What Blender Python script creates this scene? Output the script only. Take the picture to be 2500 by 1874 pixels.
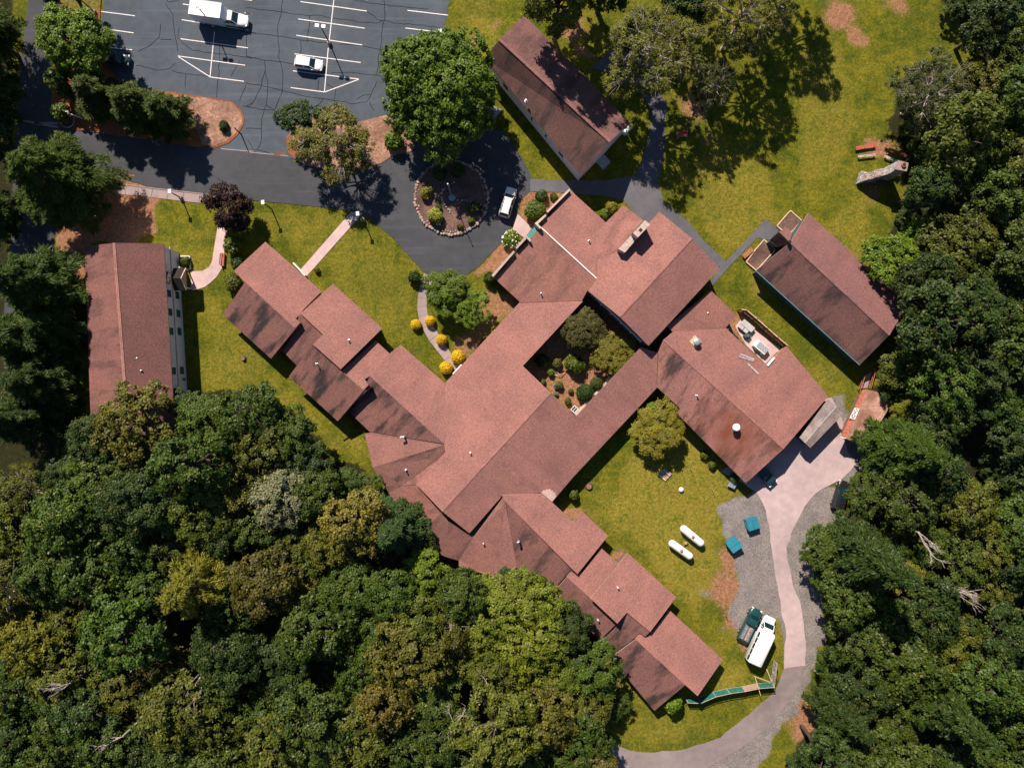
import bpy, bmesh, math, random
import numpy as np
from mathutils import Vector, Matrix, noise
from mathutils.geometry import tessellate_polygon

# ------------------------------------------------------------ camera, sky, sun
for o in list(bpy.data.objects): bpy.data.objects.remove(o)
sc = bpy.context.scene
C = sc.collection
CX, CY, FPX, CAMH = 1250.0, 937.0, 1735.0, 115.7      # photo centre, focal length in photo pixels, flying height (m)
cam_d = bpy.data.cameras.new('camera'); cam = bpy.data.objects.new('camera', cam_d); C.objects.link(cam)
cam.location = (0, 0, CAMH); cam.rotation_euler = (0, 0, 0)
cam_d.sensor_fit = 'HORIZONTAL'; cam_d.angle_x = 2*math.atan(1250/FPX)
cam_d.clip_start = 1; cam_d.clip_end = 2000
sc.camera = cam
EL = math.radians(43); AZ = math.radians(23)           # sun stands up-picture, 23 deg to the left
world = bpy.data.worlds.new('World'); sc.world = world; world.use_nodes = True
wn = world.node_tree.nodes; wl = world.node_tree.links
for n in list(wn): wn.remove(n)
wo = wn.new('ShaderNodeOutputWorld'); bg = wn.new('ShaderNodeBackground'); sky = wn.new('ShaderNodeTexSky')
sky.sky_type = 'NISHITA'; sky.sun_disc = False; sky.sun_elevation = EL; sky.sun_rotation = -AZ
sky.air_density = 1.0; sky.dust_density = 0.3; sky.ozone_density = 3.5
bg.inputs['Strength'].default_value = 0.052
wl.new(sky.outputs[0], bg.inputs[0]); wl.new(bg.outputs[0], wo.inputs[0])
sun_d = bpy.data.lights.new('sun', 'SUN'); sun_d.energy = 5.0; sun_d.angle = math.radians(0.5); sun_d.color = (1.0, 0.86, 0.74)
sun = bpy.data.objects.new('sun', sun_d); C.objects.link(sun); sun.location = (-40, 90, 120)
sun.rotation_euler = Vector((math.sin(AZ)*math.cos(EL), -math.cos(AZ)*math.cos(EL), -math.sin(EL))).to_track_quat('-Z', 'Y').to_euler()
vs = sc.view_settings; vs.view_transform = 'Standard'; vs.look = 'None'; vs.gamma = 1.0; vs.exposure = 0.78; vs.use_curve_mapping = False
sc.render.engine = 'CYCLES'

# ------------------------------------------------------------ pixel -> place
CR = {'A':(0,0,.30164),'B':(600,0,.30164),'C':(1150,0,.30164),'D':(1750,0,.30164),'E':(0,450,.30164),'F':(500,450,.30164),
 'G':(1000,400,.30164),'H':(1500,500,.30164),'I':(850,850,.30164),'J':(1400,800,.30164),'K':(1400,1300,.30164),'L':(0,900,.30164),
 'M':(0,1374,.30164),'N':(600,1300,.30164),'O':(1875,1000,.30164),'Q':(1875,500,.30164),
 'a':(700,800,.19305),'b':(900,1080,.19305),'c':(1200,1180,.19305),'d':(1400,1400,.19305),'e':(1180,440,.19305),'f':(1400,480,.19305),
 'g':(1600,720,.19305),'h':(1740,900,.19305),'i':(1000,370,.15444),'j':(1260,700,.19305),'k':(440,0,.18083),'l':(100,200,.14479),
 'm':(370,570,.12066),'n':(2050,320,.09653),'o':(1640,1400,.19305),'p':(1780,500,.189),'v':(0,0,1.1302),'s':(0,0,1.0)}
def px(spec):
    """'F 490 465 945 865 a 10 20' -> list of photo pixels; a letter switches the crop the numbers were read from"""
    out = []; cur = 's'; buf = []
    for t in spec.split():
        if t in CR: cur = t; continue
        buf.append(float(t))
        if len(buf) == 2:
            ox, oy, s = CR[cur]; out.append((ox+buf[0]*s, oy+buf[1]*s)); buf = []
    return out
def W(p, z=0.0):
    k = (CAMH-z)/FPX
    return Vector(((p[0]-CX)*k, (CY-p[1])*k, z))
def plane3(a, b, c):
    m = np.array([[v.x, v.y, 1] for v in (a, b, c)]); r = np.array([v.z for v in (a, b, c)])
    return tuple(np.linalg.solve(m, r))
def plane_edge(spec, z, k, side):
    """plane through the level edge (two pixels at height z), rising by k towards a third pixel"""
    A, B = px(spec)[:2]; S = px(side)[0]
    za, zb = z if isinstance(z, tuple) else (z, z)
    PA, PB, PS = W(A, za), W(B, zb), W(S, (za+zb)/2)
    t = (PB-PA); t.z = 0; L = t.length; t /= L
    n = Vector((-t.y, t.x, 0))
    if n.dot(PS-PA) < 0: n = -n
    g = (zb-za)/L
    ca, cb = g*t.x+k*n.x, g*t.y+k*n.y
    return (ca, cb, za-ca*PA.x-cb*PA.y)
def hit(p, pl):
    rx, ry = (p[0]-CX)/FPX, (CY-p[1])/FPX
    m = pl[0]*rx+pl[1]*ry
    z = (m*CAMH+pl[2])/(1+m)
    return W(p, z)
def pz(pl, v): return pl[0]*v.x+pl[1]*v.y+pl[2]

# ------------------------------------------------------------ object helpers
def tag(o, label=None, cat=None, group=None, kind=None):
    if label: o['label'] = label
    if cat: o['category'] = cat
    if group: o['group'] = group
    if kind: o['kind'] = kind
    return o
def empty(name, loc=(0,0,0), rz=0, label=None, cat=None, group=None):
    o = bpy.data.objects.new(name, None); C.objects.link(o)
    o.location = loc; o.rotation_euler = (0, 0, rz); o.empty_display_size = .3
    return tag(o, label, cat, group)
def link(name, me, parent=None, color=None):
    o = bpy.data.objects.new(name, me); C.objects.link(o)
    if parent: o.parent = parent
    if color: o.color = (*color, 1)
    return o
class MB:
    """collects verts / faces of ONE mesh; m is the material slot of the faces added"""
    def __init__(s): s.v = []; s.f = []; s.m = []
    def add(s, vs, fs, m=0):
        b = len(s.v); s.v += [tuple(v) for v in vs]; s.f += [[b+i for i in f] for f in fs]; s.m += [m]*len(fs); return s
    def box(s, c, d, rz=0, m=0, top=1.0, M=None):
        x, y, z = d[0]/2, d[1]/2, d[2]/2
        vs = [Vector((sx*x*(top if sz > 0 else 1), sy*y*(top if sz > 0 else 1), sz*z)) for sz in (-1,1) for sx, sy in ((-1,-1),(1,-1),(1,1),(-1,1))]
        R = Matrix.Rotation(rz, 3, 'Z') if M is None else M
        return s.add([R@v+Vector(c) for v in vs], [(3,2,1,0),(4,5,6,7),(0,1,5,4),(1,2,6,5),(2,3,7,6),(3,0,4,7)], m)
    def bar(s, a, b, w=.06, h=None, m=0):
        a, b = Vector(a), Vector(b); h = h or w; d = b-a
        if d.length < 1e-6: return s
        q = d.to_track_quat('X', 'Z').to_matrix()
        return s.box((a+b)/2, (d.length, w, h), M=q, m=m)
    def tube(s, pts, rs, n=6, m=0, cap=True):
        pts = [Vector(p) for p in pts]; b = []
        for i, p in enumerate(pts):
            d = (pts[min(i+1, len(pts)-1)]-pts[max(i-1, 0)])
            q = d.to_track_quat('Z', 'Y').to_matrix() if d.length > 1e-6 else Matrix.Identity(3)
            r = rs[i] if hasattr(rs, '__len__') else rs
            b.append([p+q@Vector((math.cos(t)*r, math.sin(t)*r, 0)) for t in [2*math.pi*k/n for k in range(n)]])
        vs = [v for r in b for v in r]; fs = []
        for i in range(len(pts)-1):
            for k in range(n):
                fs.append((i*n+k, i*n+(k+1)%n, (i+1)*n+(k+1)%n, (i+1)*n+k))
        if cap: fs += [tuple(range(n))[::-1], tuple((len(pts)-1)*n+k for k in range(n))]
        return s.add(vs, fs, m)
    def lathe(s, c, prof, n=12, m=0):
        c = Vector(c); vs = []; fs = []
        for r, z in prof:
            for k in range(n): vs.append(c+Vector((math.cos(2*math.pi*k/n)*r, math.sin(2*math.pi*k/n)*r, z)))
        for i in range(len(prof)-1):
            for k in range(n): fs.append((i*n+k, i*n+(k+1)%n, (i+1)*n+(k+1)%n, (i+1)*n+k))
        fs += [tuple(range(n))[::-1], tuple((len(prof)-1)*n+k for k in range(n))]
        return s.add(vs, fs, m)
    def prism(s, top, zb, m=0, mt=None):
        """top: list of 3D points, walls straight down to zb (number or list)"""
        top = [Vector(p) for p in top]
        if sum(top[i].x*top[(i+1)%len(top)].y-top[(i+1)%len(top)].x*top[i].y for i in range(len(top))) < 0: top = top[::-1]; zb = zb[::-1] if hasattr(zb, '__len__') else zb
        n = len(top); bot = [Vector((p.x, p.y, zb[i] if hasattr(zb, '__len__') else zb)) for i, p in enumerate(top)]
        s.add(top+bot, [tuple(range(n))], m if mt is None else mt)
        b = len(s.v)-2*n
        s.f += [[b+n+i for i in range(n)][::-1]]+[[b+i, b+n+i, b+n+(i+1)%n, b+(i+1)%n] for i in range(n)]; s.m += [m]*(n+1)
        return s
    def mesh(s, name, mats, smooth=None):
        me = bpy.data.meshes.new(name); me.from_pydata(s.v, [], s.f)
        for mt in (mats if isinstance(mats, (list, tuple)) else [mats]): me.materials.append(mt)
        me.polygons.foreach_set('material_index', s.m)
        if smooth:
            me.polygons.foreach_set('use_smooth', [True]*len(s.f)); me.set_sharp_from_angle(angle=math.radians(smooth))
        me.update(); return me
    def build(s, name, mats, parent=None, smooth=None, color=None):
        return link(name, s.mesh(name, mats, smooth), parent, color)

# ------------------------------------------------------------ materials
def nt(name):
    m = bpy.data.materials.new(name); m.use_nodes = True
    n = m.node_tree.nodes; return m, n, m.node_tree.links, n['Principled BSDF']
def N(n, t, **kw):
    x = n.new('ShaderNode'+t)
    for k, v in kw.items():
        if k in x.inputs: x.inputs[k].default_value = v
        else: setattr(x, k, v)
    return x
def mixc(n, l, fac, a, b, mode='MIX'):
    x = n.new('ShaderNodeMix'); x.data_type = 'RGBA'; x.blend_type = mode
    for i, v in ((0, fac), (6, a), (7, b)):
        if hasattr(v, 'is_output'): l.new(v, x.inputs[i])
        else: x.inputs[i].default_value = v if i == 0 else (*v, 1)
    return x.outputs[2]
def ramp(n, l, src, a, b):
    x = n.new('ShaderNodeMapRange'); x.inputs[1].default_value = a; x.inputs[2].default_value = b; l.new(src, x.inputs[0]); return x.outputs[0]
def mathn(n, l, op, a, b=0.0):
    x = n.new('ShaderNodeMath'); x.operation = op
    for i, v in ((0, a), (1, b)):
        if hasattr(v, 'is_output'): l.new(v, x.inputs[i])
        else: x.inputs[i].default_value = v
    return x.outputs[0]
def noise_t(n, l, vec, scale, detail=4, rough=.55):
    x = N(n, 'TexNoise', Scale=scale, Detail=detail, Roughness=rough); l.new(vec, x.inputs['Vector']); return x.outputs['Fac']
def geo(n): return n.new('ShaderNodeNewGeometry').outputs['Position']
def bump(n, l, bsdf, h, strength=.3, dist=.05):
    x = N(n, 'Bump', Strength=strength, Distance=dist); l.new(h, x.inputs['Height']); l.new(x.outputs[0], bsdf.inputs['Normal'])
MATS = {}
def plain(name, col, rough=.6, metal=0, var=.12, scale=3.0, spec=.4):
    """solid stuff with a little uneven tone"""
    if name in MATS: return MATS[name]
    m, n, l, b = nt(name); p = geo(n)
    f = noise_t(n, l, p, scale, 5)
    lo = tuple(c*(1-var*2) for c in col); hi = tuple(min(1, c*(1+var)) for c in col)
    l.new(mixc(n, l, ramp(n, l, f, .3, .7), lo, hi), b.inputs['Base Color'])
    b.inputs['Roughness'].default_value = rough; b.inputs['Metallic'].default_value = metal
    b.inputs['Specular IOR Level'].default_value = spec
    MATS[name] = m; return m
def paint(name, col, rough=.3, coat=.4):
    if name in MATS: return MATS[name]
    m, n, l, b = nt(name); p = geo(n)
    f = noise_t(n, l, p, 1.7, 4)
    l.new(mixc(n, l, ramp(n, l, f, .3, .75), tuple(c*.93 for c in col), col), b.inputs['Base Color'])
    b.inputs['Roughness'].default_value = rough; b.inputs['Coat Weight'].default_value = coat; b.inputs['Coat Roughness'].default_value = .12
    MATS[name] = m; return m

def mat_shingle():
    """asphalt shingles: courses follow the uv (metres), tint from the object colour, algae streaks run down the slope"""
    m, n, l, b = nt('roof_shingle')
    uv = n.new('ShaderNodeUVMap').outputs[0]; p = geo(n)
    oi = n.new('ShaderNodeObjectInfo')
    st = N(n, 'Attribute', attribute_type='OBJECT', attribute_name='stain')
    br = N(n, 'TexBrick', Scale=1.0); br.inputs['Brick Width'].default_value = .33; br.inputs['Row Height'].default_value = .15
    br.inputs['Mortar Size'].default_value = .012; br.inputs['Color1'].default_value = (1,1,1,1); br.inputs['Color2'].default_value = (.80,.80,.82,1); br.inputs['Mortar'].default_value = (.5,.48,.48,1)
    l.new(uv, br.inputs['Vector'])
    base = mixc(n, l, .75, oi.outputs['Color'], br.outputs['Color'], 'MULTIPLY')
    # granule mottling, fine then broad
    f1 = noise_t(n, l, p, 5.0, 2, .8); base = mixc(n, l, 1.0, base, mixc(n, l, ramp(n, l, f1, .3, .7), (.66,.66,.68), (1.3,1.27,1.24)), 'MULTIPLY')
    f2 = noise_t(n, l, p, .22, 4, .5); base = mixc(n, l, 1.0, base, mixc(n, l, ramp(n, l, f2, .3, .7), (.86,.87,.9), (1.1,1.06,1.03)), 'MULTIPLY')
    # streaks: noise stretched along v
    mp = N(n, 'Mapping'); mp.inputs['Scale'].default_value = (.42, .13, 1); l.new(uv, mp.inputs['Vector'])
    loc = n.new('ShaderNodeCombineXYZ'); l.new(mathn(n, l, 'MULTIPLY', oi.outputs['Random'], 40), loc.inputs[0]); l.new(loc.outputs[0], mp.inputs['Location'])
    f3 = noise_t(n, l, mp.outputs[0], 1.0, 5, .62)
    s = mathn(n, l, 'MULTIPLY', ramp(n, l, f3, .49, .63), st.outputs['Fac'])
    base = mixc(n, l, s, base, (.028, .024, .024))
    mp2 = N(n, 'Mapping'); mp2.inputs['Scale'].default_value = (2.2, .35, 1); l.new(uv, mp2.inputs['Vector'])
    f4 = noise_t(n, l, mp2.outputs[0], 1.0, 4, .6)
    s2 = mathn(n, l, 'MULTIPLY', ramp(n, l, f4, .55, .8), mathn(n, l, 'MULTIPLY', st.outputs['Fac'], .55))
    base = mixc(n, l, s2, base, (.05, .04, .038))
    # rust bloom round the boiler flue, only where the slope carries it
    ru = N(n, 'Attribute', attribute_type='OBJECT', attribute_name='rust')
    fl = W(px('h 285 800')[0], 4.0)
    dv = n.new('ShaderNodeVectorMath'); dv.operation = 'DISTANCE'; l.new(p, dv.inputs[0]); dv.inputs[1].default_value = fl
    rr = mathn(n, l, 'MULTIPLY', mathn(n, l, 'ADD', ramp(n, l, dv.outputs['Value'], 8.5, 1.5), mathn(n, l, 'MULTIPLY', mathn(n, l, 'SUBTRACT', noise_t(n, l, p, .45, 4), .5), 2.6)), ru.outputs['Fac'])
    base = mixc(n, l, ramp(n, l, rr, .15, 1.5), base, (.165, .055, .028))
    l.new(base, b.inputs['Base Color']); b.inputs['Roughness'].default_value = .95; b.inputs['Specular IOR Level'].default_value = .15
    bump(n, l, b, mathn(n, l, 'ADD', br.outputs['Fac'], f1), .35, .02)
    return m
M_ROOF = mat_shingle()
M_FASC = plain('fascia_trim', (.42,.33,.28), .6)
M_WHITE = plain('white_trim', (.72,.69,.66), .5, var=.06)
M_WALL = plain('brown_siding', (.16,.10,.075), .8)
M_TAN = plain('tan_stucco', (.46,.36,.31), .9)
def siding(name, col, board=.2):
    m, n, l, b = nt(name); p = geo(n)
    w = N(n, 'TexWave', wave_type='BANDS', bands_direction='Z', wave_profile='SAW', Scale=.5/board*.64); l.new(p, w.inputs['Vector'])
    f = noise_t(n, l, p, 2, 4)
    c = mixc(n, l, ramp(n, l, f, .3, .7), tuple(x*.86 for x in col), col)
    l.new(mixc(n, l, 1.0, c, mixc(n, l, ramp(n, l, w.outputs['Fac'], 0, .25), (.72,.72,.72), (1,1,1)), 'MULTIPLY'), b.inputs['Base Color'])
    bump(n, l, b, w.outputs['Fac'], .4, .02); b.inputs['Roughness'].default_value = .6
    return m
M_SIDW = siding('white_siding', (.84,.76,.80))
M_GLASS = None
def glass(name, col, rough=.06):
    m, n, l, b = nt(name); p = geo(n)
    l.new(mixc(n, l, noise_t(n, l, p, .8, 2), tuple(c*.6 for c in col), col), b.inputs['Base Color'])
    b.inputs['Roughness'].default_value = rough; b.inputs['Specular IOR Level'].default_value = .8
    return m
M_GLASS = glass('window_glass', (.02,.075,.085))
M_CGLASS = glass('car_glass', (.008,.03,.034))

def mat_asphalt(name, col, crackle=True, rough=.9):
    m, n, l, b = nt(name); p = geo(n)
    f0 = noise_t(n, l, p, .09, 5, .6); f1 = noise_t(n, l, p, .7, 5, .6); f2 = noise_t(n, l, p, 9, 3, .7)
    c = mixc(n, l, ramp(n, l, f0, .3, .7), tuple(x*.78 for x in col), tuple(x*1.18 for x in col))
    c = mixc(n, l, 1.0, c, mixc(n, l, ramp(n, l, f1, .3, .72), (.84,.85,.87), (1.12,1.09,1.07)), 'MULTIPLY')
    c = mixc(n, l, 1.0, c, mixc(n, l, ramp(n, l, f2, .2, .8), (.84,.84,.84), (1.16,1.16,1.16)), 'MULTIPLY')
    if crackle:
        # long roller streaks
        mp = N(n, 'Mapping'); mp.inputs['Scale'].default_value = (.06, .9, 1); mp.inputs['Rotation'].default_value = (0,0,math.radians(8)); l.new(p, mp.inputs['Vector'])
        f3 = noise_t(n, l, mp.outputs[0], 1, 4, .6)
        c = mixc(n, l, ramp(n, l, f3, .55, .8), c, tuple(x*1.35 for x in col))
    l.new(c, b.inputs['Base Color']); b.inputs['Roughness'].default_value = rough; b.inputs['Specular IOR Level'].default_value = .25
    bump(n, l, b, f2, .25, .02)
    return m
M_LOT = mat_asphalt('lot_asphalt', (.066,.083,.102))
M_DRIVE = mat_asphalt('drive_asphalt', (.054,.058,.066))
M_PATH = mat_asphalt('path_asphalt', (.105,.105,.118), False)
M_CONC = mat_asphalt('pink_concrete', (.48,.36,.345), False)
M_CONC2 = mat_asphalt('grey_concrete', (.30,.235,.225), False)
M_YARD = mat_asphalt('yard_concrete', (.40,.315,.315), False)
M_YARD2 = mat_asphalt('worn_road_asphalt', (.215,.178,.175), False)
M_LINE = plain('road_paint', (.72,.68,.67), .7, var=.15, scale=6)
M_CRACK = plain('crack_sealer', (.012,.014,.017), 1.0, spec=0)
def mat_mulch(name, a, bcol, sc1=3.5):
    m, n, l, b = nt(name); p = geo(n)
    f = noise_t(n, l, p, sc1, 5, .75); f2 = noise_t(n, l, p, .35, 4)
    c = mixc(n, l, ramp(n, l, f, .35, .68), a, bcol); c = mixc(n, l, ramp(n, l, f2, .35, .75), c, tuple(x*.55 for x in a))
    l.new(c, b.inputs['Base Color']); b.inputs['Roughness'].default_value = 1
    bump(n, l, b, f, .8, .08); return m
M_MULCH = mat_mulch('brown_mulch', (.085,.045,.034), (.23,.14,.115))
M_CHIP = mat_mulch('pale_wood_chips', (.20,.09,.05), (.52,.33,.25), 2.6)
M_BARKY = mat_mulch('pine_needle_litter', (.20,.065,.022), (.34,.13,.05))
M_BARK = plain('tree_bark', (.075,.058,.047), .95, var=.3, scale=5)
M_BARKG = plain('grey_dead_wood', (.42,.36,.32), .9, var=.3, scale=4)
M_STONE = plain('field_stone', (.40,.29,.24), .9, var=.35, scale=1.6)
M_STONEG = plain('grey_field_stone', (.33,.31,.30), .9, var=.35, scale=2.2)
M_BLACK = plain('black_rubber', (.012,.012,.013), .7)
M_STEEL = plain('galvanised_steel', (.48,.50,.52), .4, .6)
M_DARKM = plain('dark_bronze_metal', (.03,.028,.027), .5, .3)
M_WHITEM = paint('white_enamel', (.80,.80,.80), .35)
M_REDW = plain('red_painted_wood', (.42,.085,.055), .7)
M_ORW = plain('orange_stained_wood', (.36,.135,.065), .75)
M_GREYW = plain('weathered_grey_wood', (.40,.34,.33), .9, var=.25)
M_LUMB = plain('pale_lumber', (.55,.38,.26), .8)
M_TEAL = plain('teal_metal', (.06,.22,.19), .45, .2)
def mat_leaf(name):
    m, n, l, b = nt(name)
    oi = n.new('ShaderNodeObjectInfo'); at = N(n, 'Attribute', attribute_name='tint')
    hsv = n.new('ShaderNodeSeparateColor'); l.new(at.outputs['Color'], hsv.inputs[0])
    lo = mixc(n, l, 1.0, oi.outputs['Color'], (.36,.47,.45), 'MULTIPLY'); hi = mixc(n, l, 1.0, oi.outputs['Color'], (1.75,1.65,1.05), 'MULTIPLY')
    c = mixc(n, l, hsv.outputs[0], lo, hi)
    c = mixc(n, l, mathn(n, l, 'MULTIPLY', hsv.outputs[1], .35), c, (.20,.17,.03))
    l.new(c, b.inputs['Base Color']); b.inputs['Roughness'].default_value = .5; b.inputs['Specular IOR Level'].default_value = .25
    tr = n.new('ShaderNodeBsdfTranslucent'); l.new(c, tr.inputs['Color'])
    mx = n.new('ShaderNodeMixShader'); mx.inputs[0].default_value = .22
    l.new(b.outputs[0], mx.inputs[1]); l.new(tr.outputs[0], mx.inputs[2]); l.new(mx.outputs[0], n['Material Output'].inputs[0])
    return m
M_LEAF = mat_leaf('leaves')
# ------------------------------------------------------------ the ground
def inpoly(X, Y, poly):
    r = np.zeros(X.shape, bool); n = len(poly); j = n-1
    for i in range(n):
        xi, yi = poly[i]; xj, yj = poly[j]
        if yi != yj:
            c = ((yi > Y) != (yj > Y)) & (X < (xj-xi)*(Y-yi)/(yj-yi)+xi); r ^= c
        j = i
    return r
FOREST_LL = px('v -60 1010 60 1000 150 960 190 925 215 870 260 845 330 850 420 848 470 842 540 838 590 852 640 900 700 960 745 1000 800 1020 830 1060 875 1055 905 1085 925 1150 960 1190 990 1225 1050 1250 1110 1230 1160 1235 1205 1260 1235 1330 1290 1380 1320 1450 1340 1510 1325 1570 1310 1610 1330 1680 1330 1760 -60 1760')
FOREST_R = px('v 1990 -60 2030 10 2115 75 2125 130 2120 180 2000 150 1940 180 1925 250 1935 330 1965 400 1960 450 1920 500 1890 545 1930 600 1955 650 1930 720 1925 760 1895 800 1875 850 1925 880 1890 930 1875 985 1850 1040 1820 1100 1780 1170 1755 1195 1760 1240 1790 1270 1800 1340 1795 1400 1765 1440 1780 1500 1775 1560 1720 1600 1700 1760 2300 1760 2300 -60')
FOREST_L = px('s -80 -60 20 -60 40 60 30 200 40 330 30 450 25 560 20 650 180 620 195 760 200 900 190 1100 -80 1150')
def vnoise(X, Y, s, seed):
    rs = np.random.RandomState(seed); g = rs.rand(64, 64)
    x = (X*s) % 63; y = (Y*s) % 63; xi = x.astype(int); yi = y.astype(int); fx = x-xi; fy = y-yi
    fx = fx*fx*(3-2*fx); fy = fy*fy*(3-2*fy)
    return (g[yi, xi]*(1-fx)+g[yi, xi+1]*fx)*(1-fy)+(g[yi+1, xi]*(1-fx)+g[yi+1, xi+1]*fx)*fy
def make_ground():
    xs = np.concatenate([[-900,-400,-200,-130], np.arange(-100,100.01,.5), [130,200,400,900]])
    ys = np.concatenate([[-900,-400,-200,-120], np.arange(-78,78.01,.5), [120,200,400,900]])
    X, Y = np.meshgrid(xs, ys); PX = CX+X*FPX/CAMH; PY = CY-Y*FPX/CAMH
    jx = (vnoise(X, Y, .45, 1)-.5)*34+(vnoise(X, Y, 1.4, 2)-.5)*16; jy = (vnoise(X, Y, .45, 3)-.5)*34+(vnoise(X, Y, 1.4, 4)-.5)*16
    bare = np.zeros_like(X); grav = np.zeros_like(X); fl = np.zeros_like(X); dry = np.zeros_like(X)
    for p in (FOREST_LL, FOREST_R, FOREST_L): fl = np.maximum(fl, inpoly(PX+jx, PY+jy, p)*1.0)
    fl[(np.abs(X) > 95) | (np.abs(Y) > 72)] = 1
    def poly(a, spec, w=1., k=1.):
        m = inpoly(PX+jx*k, PY+jy*k, px(spec)); np.maximum(a, m*w, out=a)
    def blob(a, x, y, r, w=1., ry=None):
        d = np.sqrt(((PX+jx-x)/r)**2+((PY+jy-y)/(ry or r))**2); np.maximum(a, w*np.clip(1.4-d*1.2, 0, 1), out=a)
    # service yard gravel and its worn edges
    poly(grav, 's 1756 1232 1800 1212 1850 1195 2060 1180 2045 1300 1995 1340 1995 1420 2020 1480 2012 1540 1990 1620 1965 1700 1905 1790 1850 1900 1700 1900 1890 1690 1922 1600 1900 1500 1850 1545 1804 1560 1780 1500 1800 1440 1790 1340 1765 1290', 1, .6)
    poly(grav, 's 1985 980 2060 960 2110 1100 2130 1130 2060 1190 2000 1120', .9, .5)
    blob(bare, 1770, 1450, 62, .95); blob(grav, 1720, 1455, 24, .9, 20); blob(bare, 1795, 1520, 40, .9); blob(bare, 1815, 1560, 34, .8, 40); blob(grav, 1765, 1535, 26, .7, 12)
    blob(bare, 1782, 1380, 40, .8, 60); blob(grav, 1700, 1432, 12, .8, 8); blob(bare, 1985, 1500, 30, .8, 80); blob(bare, 1960, 1760, 50, .9, 90); blob(grav, 1985, 1740, 34, .8, 24)
    poly(dry, 's 1480 1250 1620 980 1700 1080 1800 1190 1760 1240 1760 1400 1700 1500 1620 1420 1560 1330', .85); poly(dry, 's 1960 560 2100 480 2140 640 2100 640 2010 540 1900 650 1960 620', .6); poly(dry, 's 1700 420 1880 380 1900 540 1820 590 1760 620 1700 520', .6)
    poly(dry, 's 620 520 860 540 960 640 1020 700 1000 820 900 760 800 660 740 620', .35); poly(dry, 's 480 700 560 780 640 880 700 960 860 1080 800 1080 640 930 520 880', .45); poly(dry, 's 1940 120 2050 120 2090 300 2060 400 1960 460', .45)
    blob(dry, 1880, 1560, 40, .8, 60); blob(dry, 1790, 1660, 70, .9, 40); blob(dry, 1650, 1310, 120, .6, 60); blob(dry, 1500, 1250, 80, .5)
    # strip of bare soil along the eaves of the lodge wings
    for s, w in (('F 490 465 945 865 955 845 510 445', .55), ('F 1035 790 1440 1150 1470 1130 1060 770', .6), ('a 1440 200 2010 690 2030 640 1460 170', .8), ('c 870 330 1030 480 1150 350 1190 320 900 290', 1), ('c 1145 330 1470 640 1510 620 1180 300', .8),
                 ('c 1480 900 1600 1010 1700 860 1660 820', 1), ('c 1700 850 2072 1150 2072 1100 1720 820', .6), ('d 1290 500 1890 1060 1920 1020 1320 470', .7), ('b 0 620 40 590 150 560 160 640', 1)):
        poly(bare, s, w, .25)
    # needle litter by the pines, leaves under the trees, beds by the entrance
    poly(bare, 's 128 520 190 500 215 560 215 700 160 690 135 610', 1, .5); poly(bare, 's 330 410 400 470 380 560 320 600 200 590 130 560 140 480', 1, .6)
    poly(bare, 's 85 380 120 340 150 420 120 470', .6); poly(bare, 's 1230 590 1255 600 1240 690 1210 660 1160 680 1165 655', .95, .3); poly(bare, 's 1262 520 1271 487 1296 466 1380 470 1340 560 1300 590', .85, .3)
    poly(bare, 's 1185 690 1250 720 1262 760 1200 790 1120 850 1160 800', .7, .5); blob(bare, 1150, 840, 60, .7, 70); blob(dry, 1200, 760, 60, .8)
    blob(bare, 2050, 40, 60, .95, 55); blob(bare, 2100, 90, 30, .8, 30); blob(bare, 2190, 10, 40, .8); blob(bare, 1400, 70, 45, .8, 60); blob(bare, 1420, 130, 30, .8); blob(dry, 1175, 50, 60, .7, 90)
    for x, y, r in ((1210,75,22),(1250,110,16),(1160,95,16),(1225,60,14),(1170,150,20)): blob(bare, x, y, r, .8)
    blob(bare, 1700, 250, 60, .75, 60); blob(dry, 1760, 420, 90, .8); blob(bare, 1730, 340, 30, .7); blob(bare, 2120, 470, 26, .7, 50); blob(bare, 2150, 362, 62, .95, 26); blob(bare, 2125, 470, 40, .7, 60); blob(dry, 2030, 260, 60, .6, 120)
    blob(bare, 2140, 690, 26, .7, 26); blob(dry, 2060, 600, 60, .6); blob(dry, 1860, 700, 30, .8, 60); blob(bare, 1850, 690, 12, .7, 34); blob(dry, 2010, 920, 50, .8); blob(dry, 1480, 1640, 120, .8, 120); blob(dry, 1620, 1780, 120, .6, 50)
    blob(dry, 840, 760, 80, .55); blob(bare, 960, 760, 40, .35, 30); blob(bare, 900, 690, 50, .3, 30); blob(dry, 470, 640, 50, .6, 70); blob(dry, 560, 900, 60, .7); blob(dry, 700, 1000, 60, .6); blob(dry, 860, 1080, 40, .7)
    blob(bare, 1000, 940, 26, .4, 30); blob(bare, 1290, 800, 40, .2)
    poly(bare, 'g 880 400 1030 250 1060 180 1120 195 1630 650 1405 900', .9, .1)          # plant yard
    poly(bare, 'j 60 1000 920 60 1620 720 760 1650', .8, .05); blob(dry, 1375, 965, 26, .9, 30); blob(grav, 1395, 940, 22, .6, 18)   # courtyard soil
    def blur(a):
        b = a.copy(); b[1:-1,1:-1] = (a[:-2,1:-1]+a[2:,1:-1]+a[1:-1,:-2]+a[1:-1,2:]+2*a[1:-1,1:-1])/6; return b
    bare, grav, fl, dry = [blur(blur(a)) for a in (bare, grav, fl, dry)]
    ny, nx = X.shape; Z = (vnoise(X, Y, .8, 9)-.5)*.05-.045
    co = np.stack([X, Y, Z], -1).reshape(-1, 3).astype(np.float32)
    i = np.arange((ny-1)*(nx-1)); r, c = i//(nx-1), i % (nx-1); a = r*nx+c
    q = np.stack([a, a+1, a+nx+1, a+nx], -1).astype(np.int32)
    me = quads_mesh('ground', co, q)
    at = me.color_attributes.new('zone', 'FLOAT_COLOR', 'POINT')
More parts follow.
